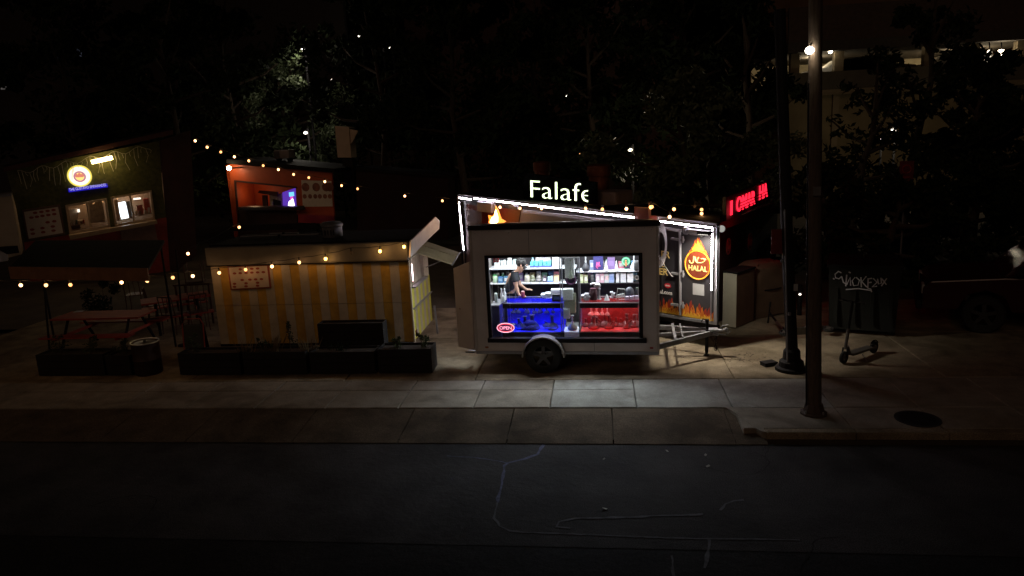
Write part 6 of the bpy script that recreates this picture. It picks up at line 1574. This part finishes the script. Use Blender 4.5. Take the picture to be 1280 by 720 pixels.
def parked_car(px, py, L_n, label, m_, flip=1):
    p = PY(px, 95, DY+1.6)
    o = thing('parked_car', label, 'car', (p.x, DY+1.6, zp0+.2), 0, 'cars parked on the deck')
    s_ = flip
    pr = [(-2.2,.35),(-2.2,.75),(-2.0,.9),(-1.1,1.0),(-.5,1.42),(.7,1.48),(1.5,1.1),(2.1,.95),(2.2,.7),(2.2,.35)]
    pr = [(x*s_, z) for x, z in pr]
    part('body', prof_extrude([(a,b) for a,b in pr], 0, 1.75), m_, o, .05)
    part('window', MB().plate([(-.95*s_,-.004,1.0),(-.45*s_,-.004,1.34),(.6*s_,-.004,1.38),(1.2*s_,-.004,1.05)], (0,-1,0), .01), MATS['auto_glass'], o)
    for x_ in (-1.4, 1.4): wheel(o, x_, .05, .32, .32, .2, MATS['rim_grey'])
parked_car(1062, 75, 4, 'pale car parked on the deck right of the utility pole', mat('car_white', (.6,.6,.58), .3, var=.05))
parked_car(1094, 75, 4, 'dark car parked behind the leaning branches on the deck', mat('car_dark', (.12,.09,.07), .3, var=.05), -1)
parked_car(1204, 75, 4, 'white roofed car parked at the right end of the deck', MATS['car_white'])
hg = thing('lit_hillside_wall', 'dim tan retaining wall behind the trees at the right edge', 'wall', (dx(1215,150), 31, 0), radians(-8))
part('wall', MB().box(0,0,0,9,.4,3.6), mat('tan_wall', (.16,.12,.065), .9, var=.4, scale=.8), hg); part('coping', MB().box(-.05,-.05,3.601,9.05,.45,3.7), dcol, hg)

# ================================================================ BUILDINGS FAR LEFT AND BEHIND
fb_ = thing('far_building', 'dark far building with one bluish lit storey seen through the trees at the upper left', 'building', (PY(20,100,44).x, 44, 0))
bx0 = PY(20,100,44).x
part('wall', MB().box(-6,.0,0,22,.4,16), mat('far_wall', (.035,.028,.024), .9, var=.3, scale=.5), fb_)
def frect(px0, py0, px1, py1, m_, name='window', y=-.06):
    a = PY(px0, py1, 44); b = PY(px1, py0, 44)
    return part(name, MB().box(a.x-bx0, y, a.z, b.x-bx0, -.001, b.z), m_, fb_)
w1 = frect(69, 60, 102, 73, emat('blue_dim_glow', (.35,.4,.55), .06)); 
a = PY(83,66,44); part('mullion', MB().box(a.x-bx0-.02,-.1,a.z-.3,a.x-bx0+.9,-.07,a.z+.1), black_m, w1)
frect(72, 78, 80, 82, emat('rose_dim_glow', (.5,.18,.15), .05)); frect(176, 90, 183, 99, emat('brown_dim_glow', (.4,.15,.06), .06)); frect(140, 92, 175, 104, emat('faint_glow', (.1,.08,.07), .06))
frect(2, 104, 8, 112, emat('grey_dim_glow', (.5,.45,.42), .12))
bb = thing('rear_building', 'tall dark brick building behind the trees at the top centre', 'building', (PY(560,60,52).x, 52, 0))
part('wall', MB().box(-3,0,0,16,.5,22), mat('brick_far', (.06,.028,.018), .9, var=.3, scale=.6), bb)
part('parapet', MB().box(-3.1,-.1,22.001,16.1,.6,22.4), dcol, bb)
b3 = thing('upper_right_building', 'brown upper building above the parking deck at the top right', 'building', (dx(1010), 52, 0))
part('wall', MB().box(0,0,0,30,.5,24), mat('brown_far', (.16,.085,.045), .9, var=.25, scale=.4), b3)
part('parapet', MB().box(-.1,-.1,24.001,30.1,.6,24.4), dcol, b3)
for k in range(5): part('band', MB().box(0,-.08,11+k*2.4,30,-.001,11.3+k*2.4), MATS['upper_dark'], b3)

# ================================================================ DISTANT LAMPS BEHIND LEAVES
def dlamp(px, py, Yd, r, st, label, col=(1,.9,.75), light=0, lx=0):
    p = PY(px, py, Yd); o = thing('street_lamp', label, 'lamp', (p.x, Yd, 0))
    part('head', MB().ball((0,0,p.z), r, 8, 6, (1.3,1,.8)), emat('far_lamp_%d' % int(st*10), col, st), o)
    part('pole', MB().tube([(r*1.2,.1,0),(r*1.2,.1,p.z+.2),(0,0,p.z+r)], .05, 6), black_m, o)
    if light: lamp('lamp_light', (lx,-.6,p.z-.35), light, col, .2, o)
    return o
dlamp(378, 62.5, 32, .07, 9, 'distant white lamp above the pale lit tree', light=60)
dlamp(382, 166, 31.2, .07, 7, 'small white lamp low behind the orange kiosk roof', light=34)
dlamp(449, 45.5, 42, .07, 5, 'leftmost faint lamp of the cluster at the top left of centre')
dlamp(473, 45, 42, .16, 10, 'brightest lamp of the cluster at the top left of centre')
dlamp(488, 59, 42, .10, 7, 'lamp low at the right of the cluster at the top left of centre')
dlamp(415, 99.5, 40, .045, 4, 'tiny lone lamp between the pale tree and the lamp cluster')
dlamp(513, 107, 40, .05, 2, 'very faint lamp below the cluster in the dark trees')
dlamp(791.5, 8, 50, .13, 10, 'white lamp at the top edge right of the centre')
dlamp(800, 20, 50, .06, 5, 'tiny lamp just below the one at the top edge')
dlamp(722, 96, 40, .045, 4, 'tiny white dot lamp in the trees above the lit sign', (.9,.95,1))
dlamp(708, 120, 38, .045, 4, 'tiny bluish dot lamp below the white dot in the trees', (.7,.85,1))
dlamp(788, 187.5, 25, .06, 6, 'small lamp low in the trees right of the roof vents', (1,.85,.6), light=55, lx=.6)
dlamp(726, 192, 30, .05, 1.2, 'orange glint of a lamp behind the roof vents', (1,.5,.2))
dlamp(1131, 26.5, 50, .10, 8, 'white lamp above the parking deck', (.95,.97,1))
dlamp(1117, 162.5, 34, .09, 4, 'small flat lamp under the trees below the parking deck', (1,.85,.6), light=80)
dlamp(1101, 173.5, 34, .05, 3, 'tiny lamp lower left of the flat one under the deck', (.9,.9,.95))
dlamp(1086, 230, 30, .03, 1.6, 'faintest dot lamp in the dark right of the utility pole', (.9,.9,.95))
dlamp(1000, 368, 16, .022, 4, 'pin sized white light between the two poles', (.9,.95,1))
wlp = PY(1148, 313, 22)
wl2 = thing('wall_light', 'small twin white wall light above the pickup bonnet', 'lamp', (wlp.x, 22, wlp.z))
part('lower_lens', MB().box(-.10,-.03,-.05,.09,.03,.03), emat('wall_light_white', (1,.98,.85), 5), wl2)
part('upper_lens', MB().box(-.10,-.03,.16,.05,.03,.20), emat('wall_light_dim', (1,.98,.9), .8), wl2)
part('bracket', MB().box(-.02,.031,-.1,.02,.1,.25), black_m, wl2)
part('post', MB().box(-.02,.05,-wlp.z,.02,.09,-.1), black_m, wl2)

# ================================================================ TREES
def tree(px, py_top, Yd, spread, label, m_, seed, n=5200, ls=.16, trunk_r=.18, gaps=.55, base_px=None, low=.28, name='tree'):
    rr = random.Random(seed); p = PY(px, py_top, Yd); H = p.z
    o = thing(name, label, 'tree', (p.x, Yd, 0), 0, None)
    pts = [(0,0,0)]; x = y = 0
    for k in range(1, 6): x += rr.uniform(-.25,.25); y += rr.uniform(-.2,.2); pts.append((x, y, H*.75*k/5))
    part('trunk', MB().tube(pts, trunk_r, 9, trunk_r*.3), bark, o, smooth=True)
    br_ = MB(); centres = []
    nl = 15
    for k in range(nl):
        t = low + (.97-low)*k/(nl-1); a = k*2.4+rr.uniform(-.4,.4); env = sin(pi*min(1,(t-low+.14)/(1.1-low)))**.6
        L_n = spread*env*rr.uniform(.55,1.05); zb = min(.74, t*.8)
        i_ = zb/.75*5; i0 = min(4, int(i_)); f_ = i_-i0; b0 = Vector(pts[i0]).lerp(Vector(pts[i0+1]), f_)
        e_ = Vector((b0.x+cos(a)*L_n, b0.y+sin(a)*L_n*.8, H*t)); mid = b0.lerp(e_, .5)+Vector((0,0,-.1*L_n))
        br_.tube([b0, mid, e_], trunk_r*.4, 5, .02)
        for q in range(4):
            c = mid.lerp(e_, rr.uniform(.2,1.1)) + Vector((rr.gauss(0,.4), rr.gauss(0,.4), rr.gauss(0,.35)))*spread*.24; centres.append((c, rr.uniform(.35,.8)*spread*.30))
    part('limbs', br_, bark, o)
    cr = MB(); per = n//len(centres)
    for c, r_ in centres: leaf_cloud(cr, c, r_, per, ls, rr, (1,1,.75))
    part('crown', cr, m_, o, kind=None)
    return o
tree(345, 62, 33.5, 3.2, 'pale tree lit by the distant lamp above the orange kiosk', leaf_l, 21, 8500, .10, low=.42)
tree(60, -60, 27, 4.2, 'large dark tree at the left edge behind the green kiosk', leaf_d, 22, 7000, .17)
tree(180, -40, 29, 3.8, 'dark tree with a thin crown behind the green kiosk roof', leaf_d, 23, 6500, .17)
tree(265, -70, 31, 3.8, 'dark tall tree left of the pale lit tree', leaf_d, 24, 6500, .17)
tree(455, -60, 30, 3.6, 'dark tree behind the exhaust duct with lamps glinting through', leaf_d, 25, 5000, .16, low=.35)
tree(560, -80, 28, 4.0, 'dark broad tree left of the lit roof sign', leaf_d, 26, 7500, .17)
tree(660, -70, 30, 4.0, 'dark broad tree straight above the lit roof sign', leaf_d, 27, 7500, .17)
tree(745, -60, 29, 3.2, 'dark tree right of the one above the roof sign', leaf_d, 28, 6000, .15)
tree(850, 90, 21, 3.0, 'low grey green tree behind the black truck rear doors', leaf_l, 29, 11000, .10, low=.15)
tree(905, 120, 22, 2.2, 'small grey green tree left of the red led sign', leaf_m, 30, 7000, .10, low=.15)
tree(880, -70, 30, 4.2, 'dark tall tree left of the lamp post', leaf_d, 31, 7500, .17)
tree(955, -60, 26, 1.7, 'slim dark tree directly behind the lamp post', leaf_d, 32, 5000, .15)
tree(1075, 70, 24, 1.6, 'young tree with bare lower limbs before the parking deck', leaf_d, 33, 900, .12, low=.2)
tree(1150, -40, 25, 2.6, 'tall dark tree with drooping leaves before the parking deck', leaf_d, 34, 3600, .14, low=.25)
tree(1235, 60, 22, 2.2, 'bushy dark tree at the right edge before the parking deck', leaf_d, 35, 5200, .14, low=.3)
tree(1040, 200, 20, 1.8, 'low dark tree right behind the utility pole', leaf_d, 36, 4200, .13, low=.1)
tree(1100, 225, 19, 1.9, 'low dark bushy tree behind the dumpster', leaf_d, 37, 5200, .12, low=.05)
tree(1200, 200, 20.5, 2.0, 'low dark bushy tree behind the pickup', leaf_d, 38, 5200, .12, low=.05)
tree(1275, 120, 24, 2.4, 'dark tree cut by the right edge of the view', leaf_d, 39, 5000, .14, low=.1)
hd = MB(); rr = random.Random(77)
for k in range(70): leaf_cloud(hd, (rr.uniform(-30,7), rr.uniform(37,40), rr.uniform(.5,8.5)), 1.7, 170, .22, rr)
props(part('distant_woodland', hd, leaf_d), 'mass of unlit dark foliage behind the single trees', 'woodland', kind='stuff')
